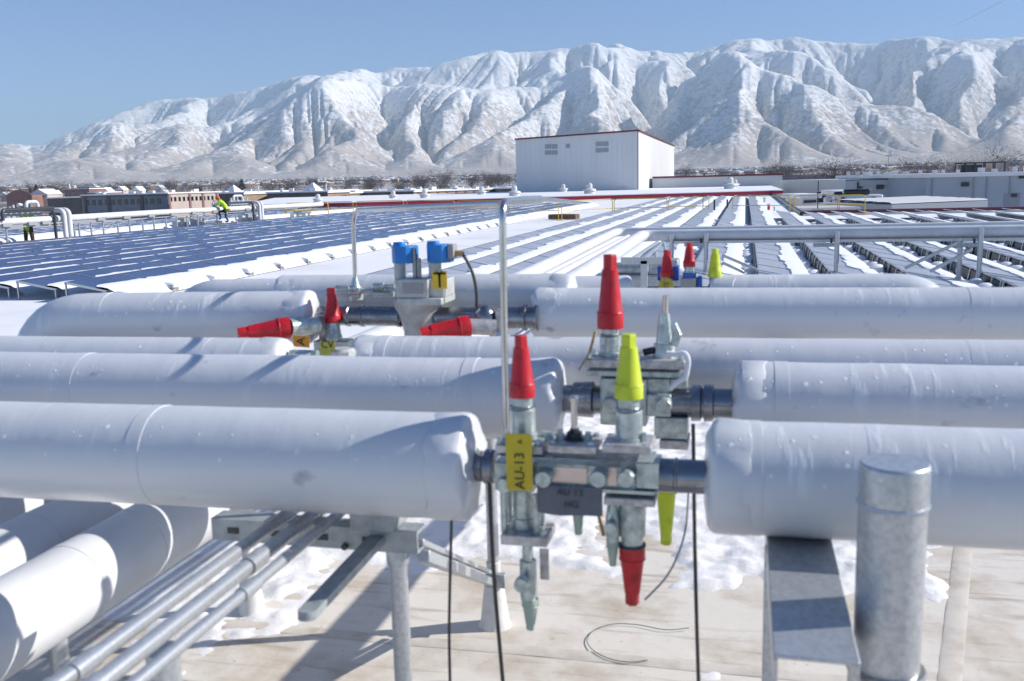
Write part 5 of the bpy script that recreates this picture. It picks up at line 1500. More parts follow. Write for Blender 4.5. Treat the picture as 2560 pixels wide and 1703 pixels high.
# far left small buildings
t, a, b, e, nn, zt = facade('brick_hall', 'dark red brick hall with a rounded gable at far left', 16, 80, 488, 488, 420, 'brick', 25, roof=False)
L = (b - a).length
pts = [(0, -9.6), (L, -9.6), (L, zt)] + [(L * (.5 + .5 * cos(g)), zt + 2.2 * sin(g) ** 2) for g in np.linspace(.0, pi, 12)]
vs = []
for d in (-.4, 0):
    for s, z in pts:
        p = Vector((a.x, a.y, 0)) + e * s + nn * d; vs.append((p.x, p.y, z))
k = len(pts)
MB().add(vs, [tuple(range(k)), tuple(reversed(range(k, 2 * k)))] + [(i, (i + 1) % k, k + (i + 1) % k, k + i) for i in range(k)]).build('gable', M['brick'], t, False)
def gable_house(label, x0, x1, yt, dep, m, rh=2.4, deep=14, name='gabled_house', group=None):
    t, a, b, e, nn, zt = facade(name, label, x0, x1, yt, yt, dep, m, deep, roof=False, group=group, zb=ground_z(dep) - 1)
    L = (Vector((b.x, b.y, 0)) - Vector((a.x, a.y, 0))).length
    P = lambda s, d, z: tuple(Vector((a.x, a.y, z)) + e * s + nn * d)
    vs = [P(-.5, -.5, zt), P(L + .5, -.5, zt), P(L + .5, deep, zt), P(-.5, deep, zt), P(L / 2, -.5, zt + rh), P(L / 2, deep, zt + rh)]
    MB().add(vs, [(0, 1, 4), (2, 3, 5), (1, 2, 5, 4), (3, 0, 4, 5), (0, 3, 2, 1)]).build('roof', M['roof_snow'], t, False)
gable_house('cream gabled building right of the red brick hall', 77, 118, 487, 430, 'office_cream', 2.6)
t, a, b, e, nn, zt = facade('brick_store', 'red brick store with a small blue sign and a chimney pipe', 160, 222, 474, 473, 480, 'brick', 20)
L = (Vector((b.x, b.y, 0)) - Vector((a.x, a.y, 0))).length
wall_piece(t, 'sign', a, e, nn, L * .42, L * .72, zt - 2.0, zt - 1.0, 'deep_blue', .2)
c = Vector((a.x, a.y, 0)) + e * 1.5 + nn * 3
MB().cyl((c.x, c.y, zt), (c.x, c.y, zt + 3), .4, n=8).build('chimney', M['roof_junk'], t)
facade('dark_store', 'dark low store front between the brick hall and the slate office', 118, 205, 496, 495, 400, 'brown', 25)
facade('brick_annex', 'low red brick annex right of the brick store', 222, 262, 483, 482, 470, 'brick', 20)
hl = [(8, 484, 700), (100, 478, 640), (262, 474, 620), (300, 470, 700), (340, 472, 560), (395, 467, 680), (128, 482, 560), (700, 474, 800), (770, 470, 760), (1010, 470, 720), (1120, 466, 680), (1235, 463, 560), (1262, 462, 600)]
random.seed(11)
for i, (x, y, d) in enumerate(hl):
    side = ['far left edge', 'trees behind the brick hall', 'annex roof', 'slate office roof, farthest', 'slate office roof, left', 'slate office roof, right', 'cream gable', 'brown roofs', 'long dark wall', 'middle of the tan wall', 'right of the tan wall', 'white building, left one', 'white building, right one'][i]
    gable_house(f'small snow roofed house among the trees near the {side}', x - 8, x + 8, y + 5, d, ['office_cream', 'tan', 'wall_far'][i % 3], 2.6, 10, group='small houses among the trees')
# right hand warehouse
KR = crop(2000, 380, 4.209)
t, a, b, e, nn, zt = facade('warehouse', 'long pale warehouse with small square vents, left wing', *[KR(480, 0)[0], KR(1331, 0)[0]], KR(480, 292)[1], KR(1330, 270)[1], 125, 'wall_far', 30, dep2=122, roof=False)
L = (Vector((b.x, b.y, 0)) - Vector((a.x, a.y, 0))).length
wall_piece(t, 'roof_trim', a, e, nn, 0, L, zt - .12, zt - .01, 'trim', .08)
for x, y, w in ((845, 368, .45), (1200, 360, .45), (645, 375, .2), (955, 372, .2)):
    p = at_d(*KR(x, y), 123); s = (Vector((p.x, p.y, 0)) - Vector((a.x, a.y, 0))).dot(e)
    wall_piece(t, 'wall_vent', a, e, nn, s - w, s + w, p.z - w * .6, p.z + w * .6, 'dark_metal', .25)
p = at_d(*KR(618, 320), 122); s = (Vector((p.x, p.y, 0)) - Vector((a.x, a.y, 0))).dot(e)
wall_piece(t, 'downpipe', a, e, nn, s - .1, s + .1, -9, p.z, 'dark_metal', .2)
roof_units(t, a, e, nn, L, zt, 41, 9, .6, .4)
p = at_d(*KR(1240, 495), 121); s = (Vector((p.x, p.y, 0)) - Vector((a.x, a.y, 0))).dot(e)
wall_piece(t, 'door', a, e, nn, s - .7, s + .7, p.z - .5, p.z + .6, 'dark_metal', .1)
t, a, b, e, nn, zt = facade('warehouse', 'taller pale blue warehouse at right with snowy roof edge', KR(1332, 0)[0], 2620, KR(0, 285)[1], 434, 112, 'wall_blue', 30, dep2=108)
L = (Vector((b.x, b.y, 0)) - Vector((a.x, a.y, 0))).length
for x, y, w in ((1745, 342, .4), (2235, 455, .3), (2310, 262, .3)):
    p = at_d(*KR(x, y), 110); s = (Vector((p.x, p.y, 0)) - Vector((a.x, a.y, 0))).dot(e)
    wall_piece(t, 'wall_vent', a, e, nn, s - w, s + w, p.z - w * .6, p.z + w * .6, 'dark_metal', .25)
for x in (1410, 1835, 1965, 2195):
    p = at_d(*KR(x, 340), 110); s = (Vector((p.x, p.y, 0)) - Vector((a.x, a.y, 0))).dot(e)
    wall_piece(t, 'downpipe', a, e, nn, s - .06, s + .06, -9, zt - .1, 'louvre', .12)
p = at_d(*KR(2230, 530), 109); s = (Vector((p.x, p.y, 0)) - Vector((a.x, a.y, 0))).dot(e)
wall_piece(t, 'door', a, e, nn, s - .8, s + .8, p.z - 1.2, p.z + 1, 'louvre', .1)
roof_units(t, a, e, nn, L, zt, 42, 7, .6, .4)
# steel tower frame with cooling units on the warehouse roof
p0 = at_d(*KR(1740, 215), 128)
t = thing('roof_frame', 'dark steel frame with cooling units on the right warehouse roof', 'frame', tuple(p0))
q0 = at_d(*KR(2150, 215), 126); zt_ = at_d(*KR(1950, 112), 127).z
for k in range(5):
    pp_ = p0.lerp(q0, k / 4)
    for dd in (0, 3):
        c = pp_ + FW * dd; MB().bar(c, (c.x, c.y, zt_), .14, .14).build('post', M['dark_metal'], t)
for dd in (0, 3):
    c = p0 + FW * dd; d_ = q0 + FW * dd
    MB().bar((c.x, c.y, zt_), (d_.x, d_.y, zt_), .18, .18).build('beam', M['dark_metal'], t)
    MB().bar((c.x, c.y, p0.z + 1.2), (d_.x, d_.y, p0.z + 1.2), .12, .12).build('beam', M['dark_metal'], t)
for k in range(5):
    c = p0.lerp(q0, .06 + k * .1) + FW * 1.5; MB().box((c.x, c.y, p0.z + .5), (.7, 1.6, 1.0)).build('cooling_unit', M['dark_metal'], t)
t2_ = thing('steam_plume', 'pale steam drifting left from the right warehouse roof', 'steam', tuple(at_d(2500, 430, 128)))
sm = bpy.data.materials.new('steam'); sm.use_nodes = True
sn = sm.node_tree; sn.nodes.remove(sn.nodes['Principled BSDF'])
pv = sn.nodes.new('ShaderNodeVolumePrincipled'); pv.inputs['Density'].default_value = .10; pv.inputs['Color'].default_value = (.95, .95, .95, 1)
sn.links.new(pv.outputs[0], sn.nodes['Material Output'].inputs['Volume'])
M['steam'] = sm
for k, (x, y, r) in enumerate(((2440, 400, 1.6), (2462, 412, 1.3), (2418, 385, 1.8), (2500, 418, 1.0), (2395, 372, 1.6))):
    c = at_d(x, y, 131 + k)
    b_ = bmesh.new(); bmesh.ops.create_icosphere(b_, subdivisions=3, radius=r)
    for v in b_.verts:
        f = 1 + .35 * NZ.noise(v.co * 1.1 + Vector((k * 7, 0, 0)))
        v.co = Vector((v.co.x * 1.5 * f, v.co.y * f, v.co.z * f))
    me = bpy.data.meshes.new('puff'); b_.to_mesh(me); b_.free(); me.materials.append(sm)
    share('puff', me, t2_, tuple(c))
# curved white canopy and trailers in the yard
ca = at_d(*KR(965, 560), 72); cb = at_d(*KR(1975, 560), 76)
t = thing('white_canopy', 'low white ribbed canopy roof just behind the dark red parapet', 'canopy', tuple(ca))
e_ = (cb - ca); e_.z = 0; Lc = e_.length; e_.normalize(); nn = Vector((-e_.y, e_.x, 0))
for k in range(5):
    y0, y1 = k * 2.1, k * 2.1 + 2.0
    vs = []
    for d, z in ((y0, 0), (y0 + .2, .10), (y0 + 1.0, .14), (y0 + 1.8, .10), (y1, 0)):
        for s in (Lc * .0, Lc * (1.0 - .0 * k)):
            p = ca + e_ * (s + k * .8) + nn * d; vs.append((p.x, p.y, ca.z + .1 + z + k * .015))
    MB().add(vs, [(2 * i, 2 * i + 1, 2 * i + 3, 2 * i + 2) for i in range(4)]).build('roof_rib', M['white_metal'], t)
prism('wall', [(ca.x, ca.y), (cb.x, cb.y), (cb.x + nn.x * 10, cb.y + nn.y * 10), (ca.x + nn.x * 10, ca.y + nn.y * 10)], -9, ca.z + .04, M['louvre'], t)
t, a, b, e, nn, zt = facade('blue_shed', 'pale blue lean-to shed left of the white ribbed canopy', KR(700, 0)[0], KR(990, 0)[0], KR(0, 512)[1], KR(0, 508)[1], 84, 'wall_blue', 9, roof=False)
facade('dark_awning', 'dark navy awning on the pale warehouse wall', KR(825, 0)[0], KR(1145, 0)[0], KR(0, 482)[1], KR(0, 474)[1], 110, 'dark_metal', 4, cat='awning', roof=False)
facade('yard_building', 'white yard building with a red edge behind the yellow rails', KR(-40, 0)[0], KR(640, 0)[0], KR(0, 592)[1], KR(0, 580)[1], 68, 'wall_far', 8, roof=False)
t, a, b, e, nn, zt = facade('loading_shed', 'small grey loading shed with a dark opening in the yard', KR(455, 0)[0], KR(612, 0)[0], KR(0, 452)[1], KR(0, 446)[1], 100, 'wall_far', 6)
L = (b - a).length; wall_piece(t, 'opening', a, e, nn, .2, L - .1, zt - 1.0, zt - .2, 'dark_metal', .05)
t, a, b, e, nn, zt = facade('loading_shed', 'wider grey loading shed left of the mast in the yard', KR(20, 0)[0], KR(180, 0)[0], KR(0, 490)[1], KR(0, 486)[1], 100, 'wall_far', 6)
L = (b - a).length; wall_piece(t, 'opening', a, e, nn, .2, L - .1, zt - 1.1, zt - .2, 'dark_metal', .05)
t, a, b, e, nn, zt = facade('cream_store', 'cream low building in the far yard behind the mast', KR(-90, 0)[0], KR(235, 0)[0], KR(0, 370)[1], KR(0, 362)[1], 210, 'office_cream', 14)
t, a, b, e, nn, zt = facade('outlet_store', 'long mauve grey store with red lettering far behind the low wing', KR(-195, 0)[0], KR(430, 0)[0], KR(0, 248)[1], KR(0, 238)[1], 420, 'mauve_wall', 40, roof=False)
L = (Vector((b.x, b.y, 0)) - Vector((a.x, a.y, 0))).length
for k in range(14):
    s = L * .08 + k * 1.5 + (1.5 if k > 4 else 0) + (1.5 if k > 8 else 0)
    wall_piece(t, 'sign_letter', a, e, nn, s, s + 1.0, zt - 3.2, zt - 1.9, 'brick', .2)
# parked cars and trucks in the far yard
def car(label, x, y, dep, m, s=1.0):
    p = at_d(x, y, dep); 
    t = thing('parked_car', label, 'car', tuple(p), 'cars parked in the far yard')
    c = Vector((p.x, p.y, p.z))
    mb = MB(); mb.box((c.x, c.y, c.z + .55 * s), (4.4 * s, 1.8 * s, .6 * s)); mb.build('body', M[m], t, bevel=.15)
    mb = MB(); mb.box((c.x - .1, c.y, c.z + 1.1 * s), (2.4 * s, 1.6 * s, .55 * s)); mb.build('cabin', M['glass_dark'], t, bevel=.2)
    for dx in (-1.35, 1.35):
        for dy in (-.86, .86):
            MB().cyl((c.x + dx * s, c.y + dy * s - .1, c.z + .33 * s), (c.x + dx * s, c.y + dy * s + .1, c.z + .33 * s), .33 * s, n=12).build('wheel', M['boots'], t)
car('dark blue car parked in the yard right of the mast', *KR(290, 545), 108, 'deep_blue')
car('white car parked in the yard near the yellow rails', *KR(600, 545), 90, 'roof_junk')
car('dark car parked in the yard beside the pale car', *KR(345, 560), 106, 'dark_metal')
car('pale car parked in the yard at the foot of the warehouse', *KR(490, 560), 96, 'roof_junk')
G15 = 'lamp masts in the far town'
for lb, x, yt, yb, d in (('tall light mast above the trees left of the right warehouse', KR(922, 0)[0], KR(0, 40)[1], 452, 320), ('slim light mast beside the left edge of the big building', 1284, 448, 480, 330), ('light mast above the brick store', 170, 463, 490, 500), ('light mast above the red brick hall', 17, 470, 495, 450), ('two armed mast above the cream office', 464, 466, 490, 420)):
    a = at_d(x, yb, d); zt_ = at_d(x, yt, d).z
    t = thing('light_mast', lb, 'light mast', (a.x, a.y, -9.5), G15)
    MB().cyl((a.x, a.y, -9.5), (a.x, a.y, zt_), .16, .09, n=8).build('pole', M['galv_dull'], t)
    MB().box((a.x, a.y, zt_), (2.2, .4, .3)).build('lamp_head', M['galv_dull'], t)

# ================================================================== TREES
def tree_mesh(seed, h, spread, nl, leafy=False):
    random.seed(seed)
    tr = MB().tube([(0, 0, -1), (jit(.1), jit(.1), h * .3), (jit(.3), jit(.3), h * .55)], [h * .020, h * .013, h * .006], 6)
    cr = MB()
    tips = []
    for k in range(13):
        a = k * 2.4 + jit(.4); z0 = h * random.uniform(.18, .5)
        r = spread * random.uniform(.5, 1.0); z1 = z0 + h * random.uniform(.25, .5)
        tr.tube([(0, 0, z0), (cos(a) * r * .5, sin(a) * r * .5, z0 + (z1 - z0) * .6), (cos(a) * r, sin(a) * r, z1)], [h * .007, h * .004, h * .0012], 4)
        tips.append((cos(a) * r, sin(a) * r, z1)); tips.append((cos(a) * r * .5, sin(a) * r * .5, z0 + (z1 - z0) * .6))
    tips.append((0, 0, h * .8)); tips.append((0, 0, h * .6))
    for k in range(nl):
        c = random.choice(tips)
        g = random.gauss
        p = Vector((c[0] + g(0, spread * .22), c[1] + g(0, spread * .22), c[2] + g(0, h * .075)))
        d = Vector((p.x * .8 + g(0, 1), p.y * .8 + g(0, 1), abs(g(1.2, 1)))).normalized() * random.uniform(.5, 1.4) * h / 15
        w = Vector((g(0, 1), g(0, 1), g(0, .4))).normalized() * h * .0032
        cr.add([p - w, p + w, p + d], [(0, 1, 2)])
    return tr, cr
def conifer_mesh(seed, h):
    random.seed(seed)
    tr = MB().cyl((0, 0, -1), (0, 0, h * .9), h * .02, h * .004, 6)
    cr = MB()
    for k in range(900):
        z = h * random.uniform(.08, 1) ** .9
        R = h * .24 * (1 - z / h) ** .8 * random.uniform(.55, 1.1); a = random.uniform(0, 6.283)
        p = Vector((cos(a) * R, sin(a) * R, z)); d = Vector((cos(a), sin(a), random.uniform(-.5, .2))) * h * .045
        w = Vector((-sin(a), cos(a), jit(.4))) * h * .02
        cr.add([p - w, p + w, p + d], [(0, 1, 2)])
    return tr, cr
protos = []
for s_ in range(4):
    tr, cr_ = tree_mesh(s_ + 1, 13, 4.4 + s_ * .4, 3200)
    protos.append((proto_mesh(tr, 'trunk', M['bark']), proto_mesh(cr_, 'crown', M['bark'])))
conif = []
for s_ in range(2):
    tr, cr_ = conifer_mesh(s_ + 9, 11)
    conif.append((proto_mesh(tr, 'trunk', M['bark']), proto_mesh(cr_, 'crown', M['conifer'])))
def tree(name, label, x, d, sc, pr, group):
    p = at_d(x, 470, d); z = ground_z(hypot(p.x, p.y))
    t = thing(name, label, 'tree', (p.x, p.y, z), group)
    ro = (0, 0, random.uniform(0, 6.28))
    s3 = (sc * random.uniform(.9, 1.25), sc * random.uniform(.9, 1.25), sc)
    share('trunk', pr[0], t, (p.x, p.y, z), ro, s3); share('crown', pr[1], t, (p.x, p.y, z), ro, s3)
G16 = 'bare trees of the town'; G17 = 'dark conifers of the town'
rt = random.Random(5)
ZONES = [(-80, 18, 'at the far left edge'), (18, 120, 'behind the red brick hall'), (120, 230, 'behind the brick store'), (230, 330, 'behind the left half of the slate office'), (330, 425, 'behind the right half of the slate office'), (425, 545, 'behind the cream office'),
         (545, 670, 'behind the tan skylight building'), (670, 820, 'behind the long dark wall'), (820, 915, 'behind the tan end block'), (915, 1040, 'behind the middle dark wall'), (1040, 1240, 'behind the tan striped wall'), (1240, 1300, 'beside the white building'),
         (1680, 1800, 'over the left part of the low wing'), (1800, 1960, 'over the right part of the low wing'), (1960, 2120, 'behind the mauve outlet store'), (2120, 2320, 'behind the left warehouse wing'), (2320, 2460, 'left of the roof frame'), (2460, 2660, 'at the far right edge')]
plan = [(rt.uniform(-60, 1290), rt.uniform(430, 900), rt.uniform(.75, 1.25)) for k in range(84)]
for k in range(34):
    x = rt.uniform(1690, 2640); plan.append((x, rt.uniform(180, 420) if x > 2080 else rt.uniform(330, 800), rt.uniform(.8, 1.25)))
plan.sort()
cnt = {}
for k, (x, d, sc_) in enumerate(plan):
    zn = [z for z in ZONES if z[0] <= x < z[1]][0][2]
    cnt[zn] = cnt.get(zn, 0) + 1
    random.seed(k + 200)
    tree('bare_tree', f'leafless brown tree {zn}, {(ORD + ["last"] * 9)[cnt[zn] - 1]} from the left there', x, d, sc_, protos[k % 4], G16)
for x, d, s_, lb in ((2330, 160, .95, 'tall bushy bare tree behind the left wing of the warehouse'), (2380, 168, 1.1, 'tallest bare tree left of the steam and the roof frame'), (2270, 172, .85, 'broad bare tree over the middle of the left warehouse wing'), (2210, 190, .8, 'bare tree over the left end of the warehouse'), (1990, 150, .55, 'small bare bush in the yard before the cream store')):
    random.seed(int(x)); tree('bare_tree', lb, x, d, s_, protos[int(x) % 4], 'bare trees behind the right warehouse')
for k, (x, d, s_) in enumerate(((90, 520, 1.2), (105, 540, 1.1), (240, 560, 1.0), (500, 520, .9), (605, 470, 1.25), (700, 600, .9), (75, 560, 1.0), (1220, 600, .9), (2085, 420, 1.1), (1925, 500, 1.0), (1760, 560, .9), (2110, 450, 1.0))):
    random.seed(k + 77); zn = [z for z in ZONES if z[0] <= x < z[1]][0][2]; tree('conifer', f'dark conifer {zn}, ' + ('nearer' if d < 540 else 'farther') + f' one, {"tall" if s_ > 1 else "low"}', x, d, s_, conif[k % 2], G17)
# the wooded town that reads as one mass
random.seed(99)
mb = MB()
g = random.gauss
for k in range(2600):
    r = 700 * (6.6 ** (random.random() ** .9)); a = random.uniform(-.64, .64)
    d = FW * cos(a) + RT * sin(a); c = Vector((d.x * r, d.y * r, ground_z(r)))
    h = random.uniform(6, 12) ; sp = random.uniform(3, 6)
    for q in range(16):
        p = c + Vector((g(0, sp * .6), g(0, sp * .6), abs(g(h * .45, h * .25))))
        e1 = Vector((g(0, 1), g(0, 1), g(.6, 1))).normalized() * random.uniform(.8, 2.2) * (r / 1500) ** .5
        w = Vector((g(0, 1), g(0, 1), g(0, .5))).normalized() * .42 * (r / 900) ** .7
        mb.add([p - w, p + w, p + e1], [(0, 1, 2)])
tag(mb.build('far_woodland', M['bark'], None, False), kind='stuff')
# houses scattered over the bench below the mountains, too many and too small to count
mb = MB()
for k in range(2600):
    r = random.uniform(1500, 6300); a = random.uniform(-.64, .64)
    if NZ.noise(Vector((a * 9, r / 900, 3))) < -.15: continue
    d = FW * cos(a) + RT * sin(a)
    z = ground_z(min(r, 5400)) if r < 5300 else None
    if z is None: continue
    x, y = d.x * r, d.y * r
    w, l, h = random.uniform(9, 22), random.uniform(8, 14), random.uniform(3, 6)
    rz_ = random.uniform(0, 3.1)
    mb.box((x, y, z + h / 2), (w, l, h), 1, rz_)
    mb.box((x, y, z + h + .5), (w + 1, l + 1, 1.4), 0, rz_)
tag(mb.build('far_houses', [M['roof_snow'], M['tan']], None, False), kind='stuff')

# ================================================================== MOUNTAINS
skyline = [(-400, 560), (-120, 370), (0, 328), (30, 332), (75, 345), (130, 320), (200, 290), (260, 265), (330, 243), (380, 230), (440, 226), (490, 229), (540, 213), (590, 208), (650, 186), (700, 178), (760, 168), (830, 163), (880, 166), (940, 155), (1000, 155), (1050, 137), (1100, 126), (1160, 116), (1200, 124), (1260, 117), (1310, 112), (1385, 98), (1430, 107), (1480, 120), (1540, 120), (1590, 125), (1640, 108), (1700, 90), (1750, 96), (1800, 92), (1835, 86), (1890, 97), (1950, 100), (2010, 103), (2060, 97), (2115, 80), (2160, 92), (2230, 92), (2290, 93), (2357, 86), (2500, 90), (2700, 95), (2900, 110)]
az_s, el_s = [], []
for x, y in skyline:
    d = ray(x * 1.0861, y * 1.0861); h = Vector((d.x, d.y, 0))
    az_s.append(atan2(h.dot(RT), h.dot(FW))); el_s.append(atan2(d.z, h.length))
NA, NR = 600, 220
A0, A1 = radians(-46), radians(46)
R0, R1 = 5200., 13400.
rng = np.random.RandomState(4)
def npnoise(u, v, seed, octs=4):
    out = np.zeros_like(u); amp = 1.; tot = 0
    for o in range(octs):
        r_ = np.random.RandomState(seed + o * 17); n = 64
        g_ = r_.rand(n, n)
        uu = u * 2 ** o; vv = v * 2 ** o
        i = np.floor(uu).astype(int); j = np.floor(vv).astype(int); fu = uu - i; fv = vv - j
        fu = fu * fu * (3 - 2 * fu); fv = fv * fv * (3 - 2 * fv)
        q = lambda a, b: g_[a % n, b % n]
        out += amp * ((q(i, j) * (1 - fu) + q(i + 1, j) * fu) * (1 - fv) + (q(i, j + 1) * (1 - fu) + q(i + 1, j + 1) * fu) * fv); tot += amp; amp *= .5
    return out / tot
def grids(na, nr):
    aa = np.linspace(A0, A1, na); rr = np.linspace(R0, R1, nr)
    AA, RR = np.meshgrid(aa, rr, indexing='ij')
    return aa, rr, AA, RR, AA * 8.5, RR / 1000.
def uplift(AA, X_, Y_):
    cr_ = 10.9 + 1.2 * (npnoise(X_ * .45, Y_ * 0 + 3.3, 5, 3) - .5)
    ft_ = 5.7 + 1.3 * (npnoise(X_ * .55 + 3, Y_ * 0 + 1.7, 9, 3) - .5)
    up = np.clip((Y_ - ft_) / (cr_ - ft_), 0, 1)
    bey = np.clip((Y_ - cr_) / 2.4, 0, 1)
    prof = np.interp(AA, az_s, np.maximum(.02, np.tan(np.array(el_s)) + .012)); prof = prof / prof.max()
    return up, (up ** 1.05) * (1 - .75 * bey) * prof
def erode(h, U, its, K, dif):
    """stream-power erosion, so that the flanks are cut into spurs and canyons"""
    NA, NR = h.shape
    dx = (A1 - A0) / (NA - 1) * 8500; dy = (R1 - R0) / (NR - 1)
    offs = [(-1, 0, dx), (1, 0, dx), (0, -1, dy), (0, 1, dy), (-1, -1, hypot(dx, dy)), (-1, 1, hypot(dx, dy)), (1, -1, hypot(dx, dy)), (1, 1, hypot(dx, dy))]
    idx = np.arange(NA * NR).reshape(NA, NR)
    for it in range(its):
        best = np.zeros((NA, NR)); rec = idx.copy(); dist = np.ones((NA, NR))
        for oi, oj, dd in offs:
            ii = np.clip(np.arange(NA) + oi, 0, NA - 1)[:, None]; jj = np.clip(np.arange(NR) + oj, 0, NR - 1)[None, :]
            s = (h - h[ii, jj]) / dd
            mk = s > best
            best[mk] = s[mk]; rec[mk] = np.broadcast_to(idx[ii, jj], (NA, NR))[mk]; dist[mk] = dd
        hf = h.ravel(); ol = np.argsort(-hf).tolist(); rl = rec.ravel().tolist(); area = [dx * dy] * (NA * NR)
        for i in ol:
            k = rl[i]
            if k != i: area[k] += area[i]
        F = (K * np.array(area) ** .62 / dist.ravel()).tolist()
        hn = (hf + U.ravel()).tolist()
        for i in reversed(ol):
            k = rl[i]
            if k != i: hn[i] = (hn[i] + F[i] * hn[k]) / (1 + F[i])
        h = np.array(hn).reshape(NA, NR)
        h[:, 0] = 0
        hp = np.pad(h, 1, mode='edge')
        h = h + dif * (hp[:-2, 1:-1] + hp[2:, 1:-1] + hp[1:-1, :-2] + hp[1:-1, 2:] - 4 * h)
    return h
na1, nr1 = 160, 62
aa, rr, AA, RR, X_, Y_ = grids(na1, nr1)
up, U = uplift(AA, X_, Y_)
big = npnoise(X_ * .42 + .28 * Y_, Y_ * .30 - .12 * X_ + 7, 21, 3) - .5
h = U * 700 + up * (1500 * big + 300 * (npnoise(X_ * 1.3, Y_ * 1.3, 33, 3) - .5)) + 10 * npnoise(X_ * 4, Y_ * 4, 31, 2)
h = np.maximum(h, 0)
h = erode(h, U * 40 * (1 + 1.5 * big), 30, .022, .03)
aa, rr, AA, RR, X2, Y2 = grids(NA, NR)
def resample(z, na, nr):
    u = np.linspace(0, z.shape[0] - 1, na); v = np.linspace(0, z.shape[1] - 1, nr)
    t = np.stack([np.interp(v, np.arange(z.shape[1]), z[i]) for i in range(z.shape[0])])
    return np.stack([np.interp(u, np.arange(z.shape[0]), t[:, j]) for j in range(nr)], 1)
h = resample(h, NA, NR)
X_, Y_ = X2, Y2
up, U = uplift(AA, X_, Y_)
h = h + up * (90 * (npnoise(X_ * 3.1, Y_ * 3.1, 71, 4) - .5) + 40 * (npnoise(X_ * 9, Y_ * 9, 73, 3) - .5))
h = erode(h, U * 14, 10, .014, .015)
target = np.tan(np.interp(aa, az_s, el_s))          # height per metre of distance
# match the skyline column by column, keeping the bench at the foot
foot = 46 + 60 * np.clip((Y_ - 5.2) / 1.0, 0, 1)
for k in range(3):
    ang = ((h + foot * 1.0) / RR).max(axis=1)
    s = np.clip(target / np.maximum(ang, .004), .05, 6)
    w_ = (41, 21, 11)[k]
    s = np.convolve(np.pad(s, w_ // 2, mode='edge'), np.ones(w_) / w_, 'valid')
    h = h * s[:, None]
h = h + foot
# refine twice with bilinear steps and add small relief
def refine(z):
    a = np.zeros((z.shape[0] * 2 - 1, z.shape[1])); a[::2] = z; a[1::2] = (z[1:] + z[:-1]) / 2
    b = np.zeros((a.shape[0], a.shape[1] * 2 - 1)); b[:, ::2] = a; b[:, 1::2] = (a[:, 1:] + a[:, :-1]) / 2
    return b
h2 = refine(h); AA2 = refine(AA); RR2 = refine(RR)
xx = AA2 * 8.5; yy = RR2 / 1000
steep = np.clip((h2 - 90) / 250, 0, 1)
h2 = h2 + steep * (14 * (npnoise(xx * 9, yy * 9, 77, 5) - .5) + 15 * (np.abs(npnoise(xx * 14, yy * 14, 55, 4) - .5) * -2 + .5))
sx_, sy_ = FW.x * np.cos(AA2) + RT.x * np.sin(AA2), FW.y * np.cos(AA2) + RT.y * np.sin(AA2)
V = np.stack([sx_ * RR2, sy_ * RR2, h2 + 1.6], -1).reshape(-1, 3)
na, nr = h2.shape
I = np.arange(na * nr).reshape(na, nr)
Fq = np.stack([I[:-1, :-1], I[1:, :-1], I[1:, 1:], I[:-1, 1:]], -1).reshape(-1, 4)
me = bpy.data.meshes.new('mountains')
me.vertices.add(len(V)); me.vertices.foreach_set('co', V.ravel())
me.loops.add(Fq.size); me.loops.foreach_set('vertex_index', Fq.ravel().astype(np.int32))
me.polygons.add(len(Fq)); me.polygons.foreach_set('loop_start', np.arange(0, Fq.size, 4, dtype=np.int32))
me.polygons.foreach_set('use_smooth', np.ones(len(Fq), dtype=bool))
me.update(calc_edges=True); me.validate()
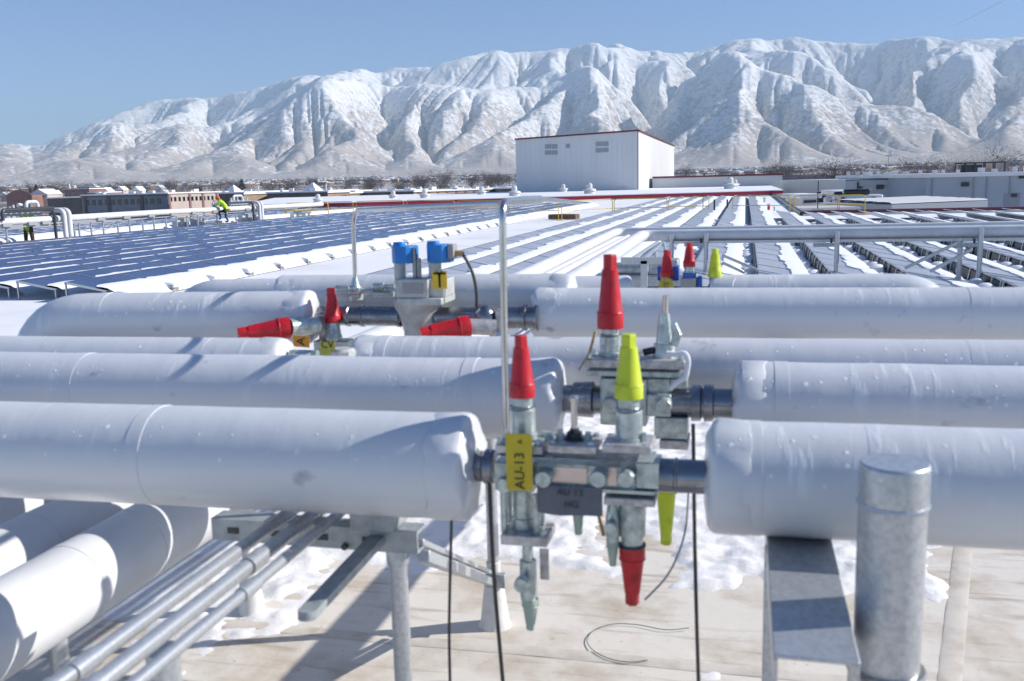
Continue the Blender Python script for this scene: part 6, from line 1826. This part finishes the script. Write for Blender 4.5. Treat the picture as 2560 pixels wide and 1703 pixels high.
def mountain_material():
    m = bpy.data.materials.new('snowy_mountain'); m.use_nodes = True
    nt = m.node_tree; N = nt.nodes; L = nt.links
    b = N['Principled BSDF']; b.inputs['Roughness'].default_value = .9; b.inputs['Specular IOR Level'].default_value = .1
    geo = N.new('ShaderNodeNewGeometry')
    def noise(s, d, rough=.6):
        n = N.new('ShaderNodeTexNoise'); n.inputs['Scale'].default_value = s; n.inputs['Detail'].default_value = d; n.inputs['Roughness'].default_value = rough
        L.new(geo.outputs['Position'], n.inputs['Vector']); return n.outputs[0]
    def mr(f, a, c, v0=0., v1=1.):
        r = N.new('ShaderNodeMapRange'); r.inputs[1].default_value = a; r.inputs[2].default_value = c; r.inputs[3].default_value = v0; r.inputs[4].default_value = v1
        L.new(f, r.inputs[0]); return r.outputs[0]
    def op(o, a, c):
        n = N.new('ShaderNodeMath'); n.operation = o
        for i, k in enumerate((a, c)):
            if isinstance(k, (int, float)): n.inputs[i].default_value = k
            else: L.new(k, n.inputs[i])
        return n.outputs[0]
    sep = N.new('ShaderNodeSeparateXYZ'); L.new(geo.outputs['Position'], sep.inputs[0])
    sepn = N.new('ShaderNodeSeparateXYZ'); L.new(geo.outputs['Normal'], sepn.inputs[0])
    alt = mr(sep.outputs[2], 150, 1000)
    # brush: dense low down, thinning out with height; rock on the steepest places
    thr = op('ADD', .395, op('MULTIPLY', alt, .20))
    patch = op('ADD', op('MULTIPLY', noise(.024, 6, .7), .70), op('MULTIPLY', noise(.0022, 5), .30))
    br = N.new('ShaderNodeMapRange'); br.inputs[3].default_value = 0; br.inputs[4].default_value = .72
    L.new(patch, br.inputs[0]); L.new(thr, br.inputs[1]); L.new(op('ADD', thr, .07), br.inputs[2])
    rock = op('MULTIPLY', mr(sepn.outputs[2], .74, .60), mr(noise(.02, 6, .8), .48, .60))
    f = op('MAXIMUM', br.outputs[0], op('MULTIPLY', rock, .8))
    mx = N.new('ShaderNodeMix'); mx.data_type = 'RGBA'
    L.new(f, mx.inputs[0]); mx.inputs[6].default_value = (.84, .85, .87, 1); mx.inputs[7].default_value = (.33, .255, .205, 1)
    L.new(mx.outputs[2], b.inputs['Base Color'])
    bp = N.new('ShaderNodeBump'); bp.inputs['Strength'].default_value = .7; bp.inputs['Distance'].default_value = 24
    L.new(op('ADD', noise(.009, 9, .62), op('MULTIPLY', f, .06)), bp.inputs['Height']); L.new(bp.outputs[0], b.inputs['Normal'])
    return m
M['mountain'] = mountain_material()
me.materials.append(M['mountain'])
o = bpy.data.objects.new('mountains', me); COL.objects.link(o); tag(o, kind='structure')

# ================================================================== HAZE AND CONTRAIL
zmax = float(V[:, 2].max()) + 40
hm = bpy.data.materials.new('air'); hm.use_nodes = True
hn_ = hm.node_tree; hn_.nodes.remove(hn_.nodes['Principled BSDF'])
pv = hn_.nodes.new('ShaderNodeVolumePrincipled')
pv.inputs['Color'].default_value = (.64, .85, 1.0, 1); pv.inputs['Density'].default_value = HAZE; pv.inputs['Anisotropy'].default_value = 0
hn_.links.new(pv.outputs[0], hn_.nodes['Material Output'].inputs['Volume'])
mb = MB()
c = FW * 4500
mb.box((c.x, c.y, (zmax - 12) / 2), (26000, 26000, zmax + 12))
ho = mb.build('haze', hm, None, False); tag(ho, kind='stuff')
ca, cb = at_d(2375, 70, 30000), at_d(2505, 2, 30000)
cm = bpy.data.materials.new('contrail_ice'); cm.use_nodes = True
cn = cm.node_tree; cb_ = cn.nodes['Principled BSDF']; cb_.inputs['Base Color'].default_value = (1, 1, 1, 1); cb_.inputs['Roughness'].default_value = 1
tl = cn.nodes.new('ShaderNodeBsdfTranslucent'); tl.inputs[0].default_value = (1, 1, 1, 1)
ad = cn.nodes.new('ShaderNodeMixShader'); ad.inputs[0].default_value = .6
cn.links.new(cb_.outputs[0], ad.inputs[1]); cn.links.new(tl.outputs[0], ad.inputs[2]); cn.links.new(ad.outputs[0], cn.nodes['Material Output'].inputs['Surface'])
pts = [ca, ca.lerp(cb, .5), cb, cb + (cb - ca) * .6]
ax = (cb - ca).normalized(); sdv = ax.cross(Vector((0, 0, 1))).normalized(); upv = sdv.cross(ax)
vs = []; fs = []
for i, p in enumerate(pts):
    for k in range(7):                        # a trough of ice cloud, open to the sun above
        g_ = pi + pi * k / 6; r_ = (14, 24, 34, 44)[i]
        vs.append(p + sdv * cos(g_) * r_ + upv * sin(g_) * r_)
for i in range(3):
    for k in range(6): fs.append((i * 7 + k, i * 7 + k + 1, (i + 1) * 7 + k + 1, (i + 1) * 7 + k))
o = MB().add(vs, fs).build('contrail', cm, None)
tag(o, kind='stuff')
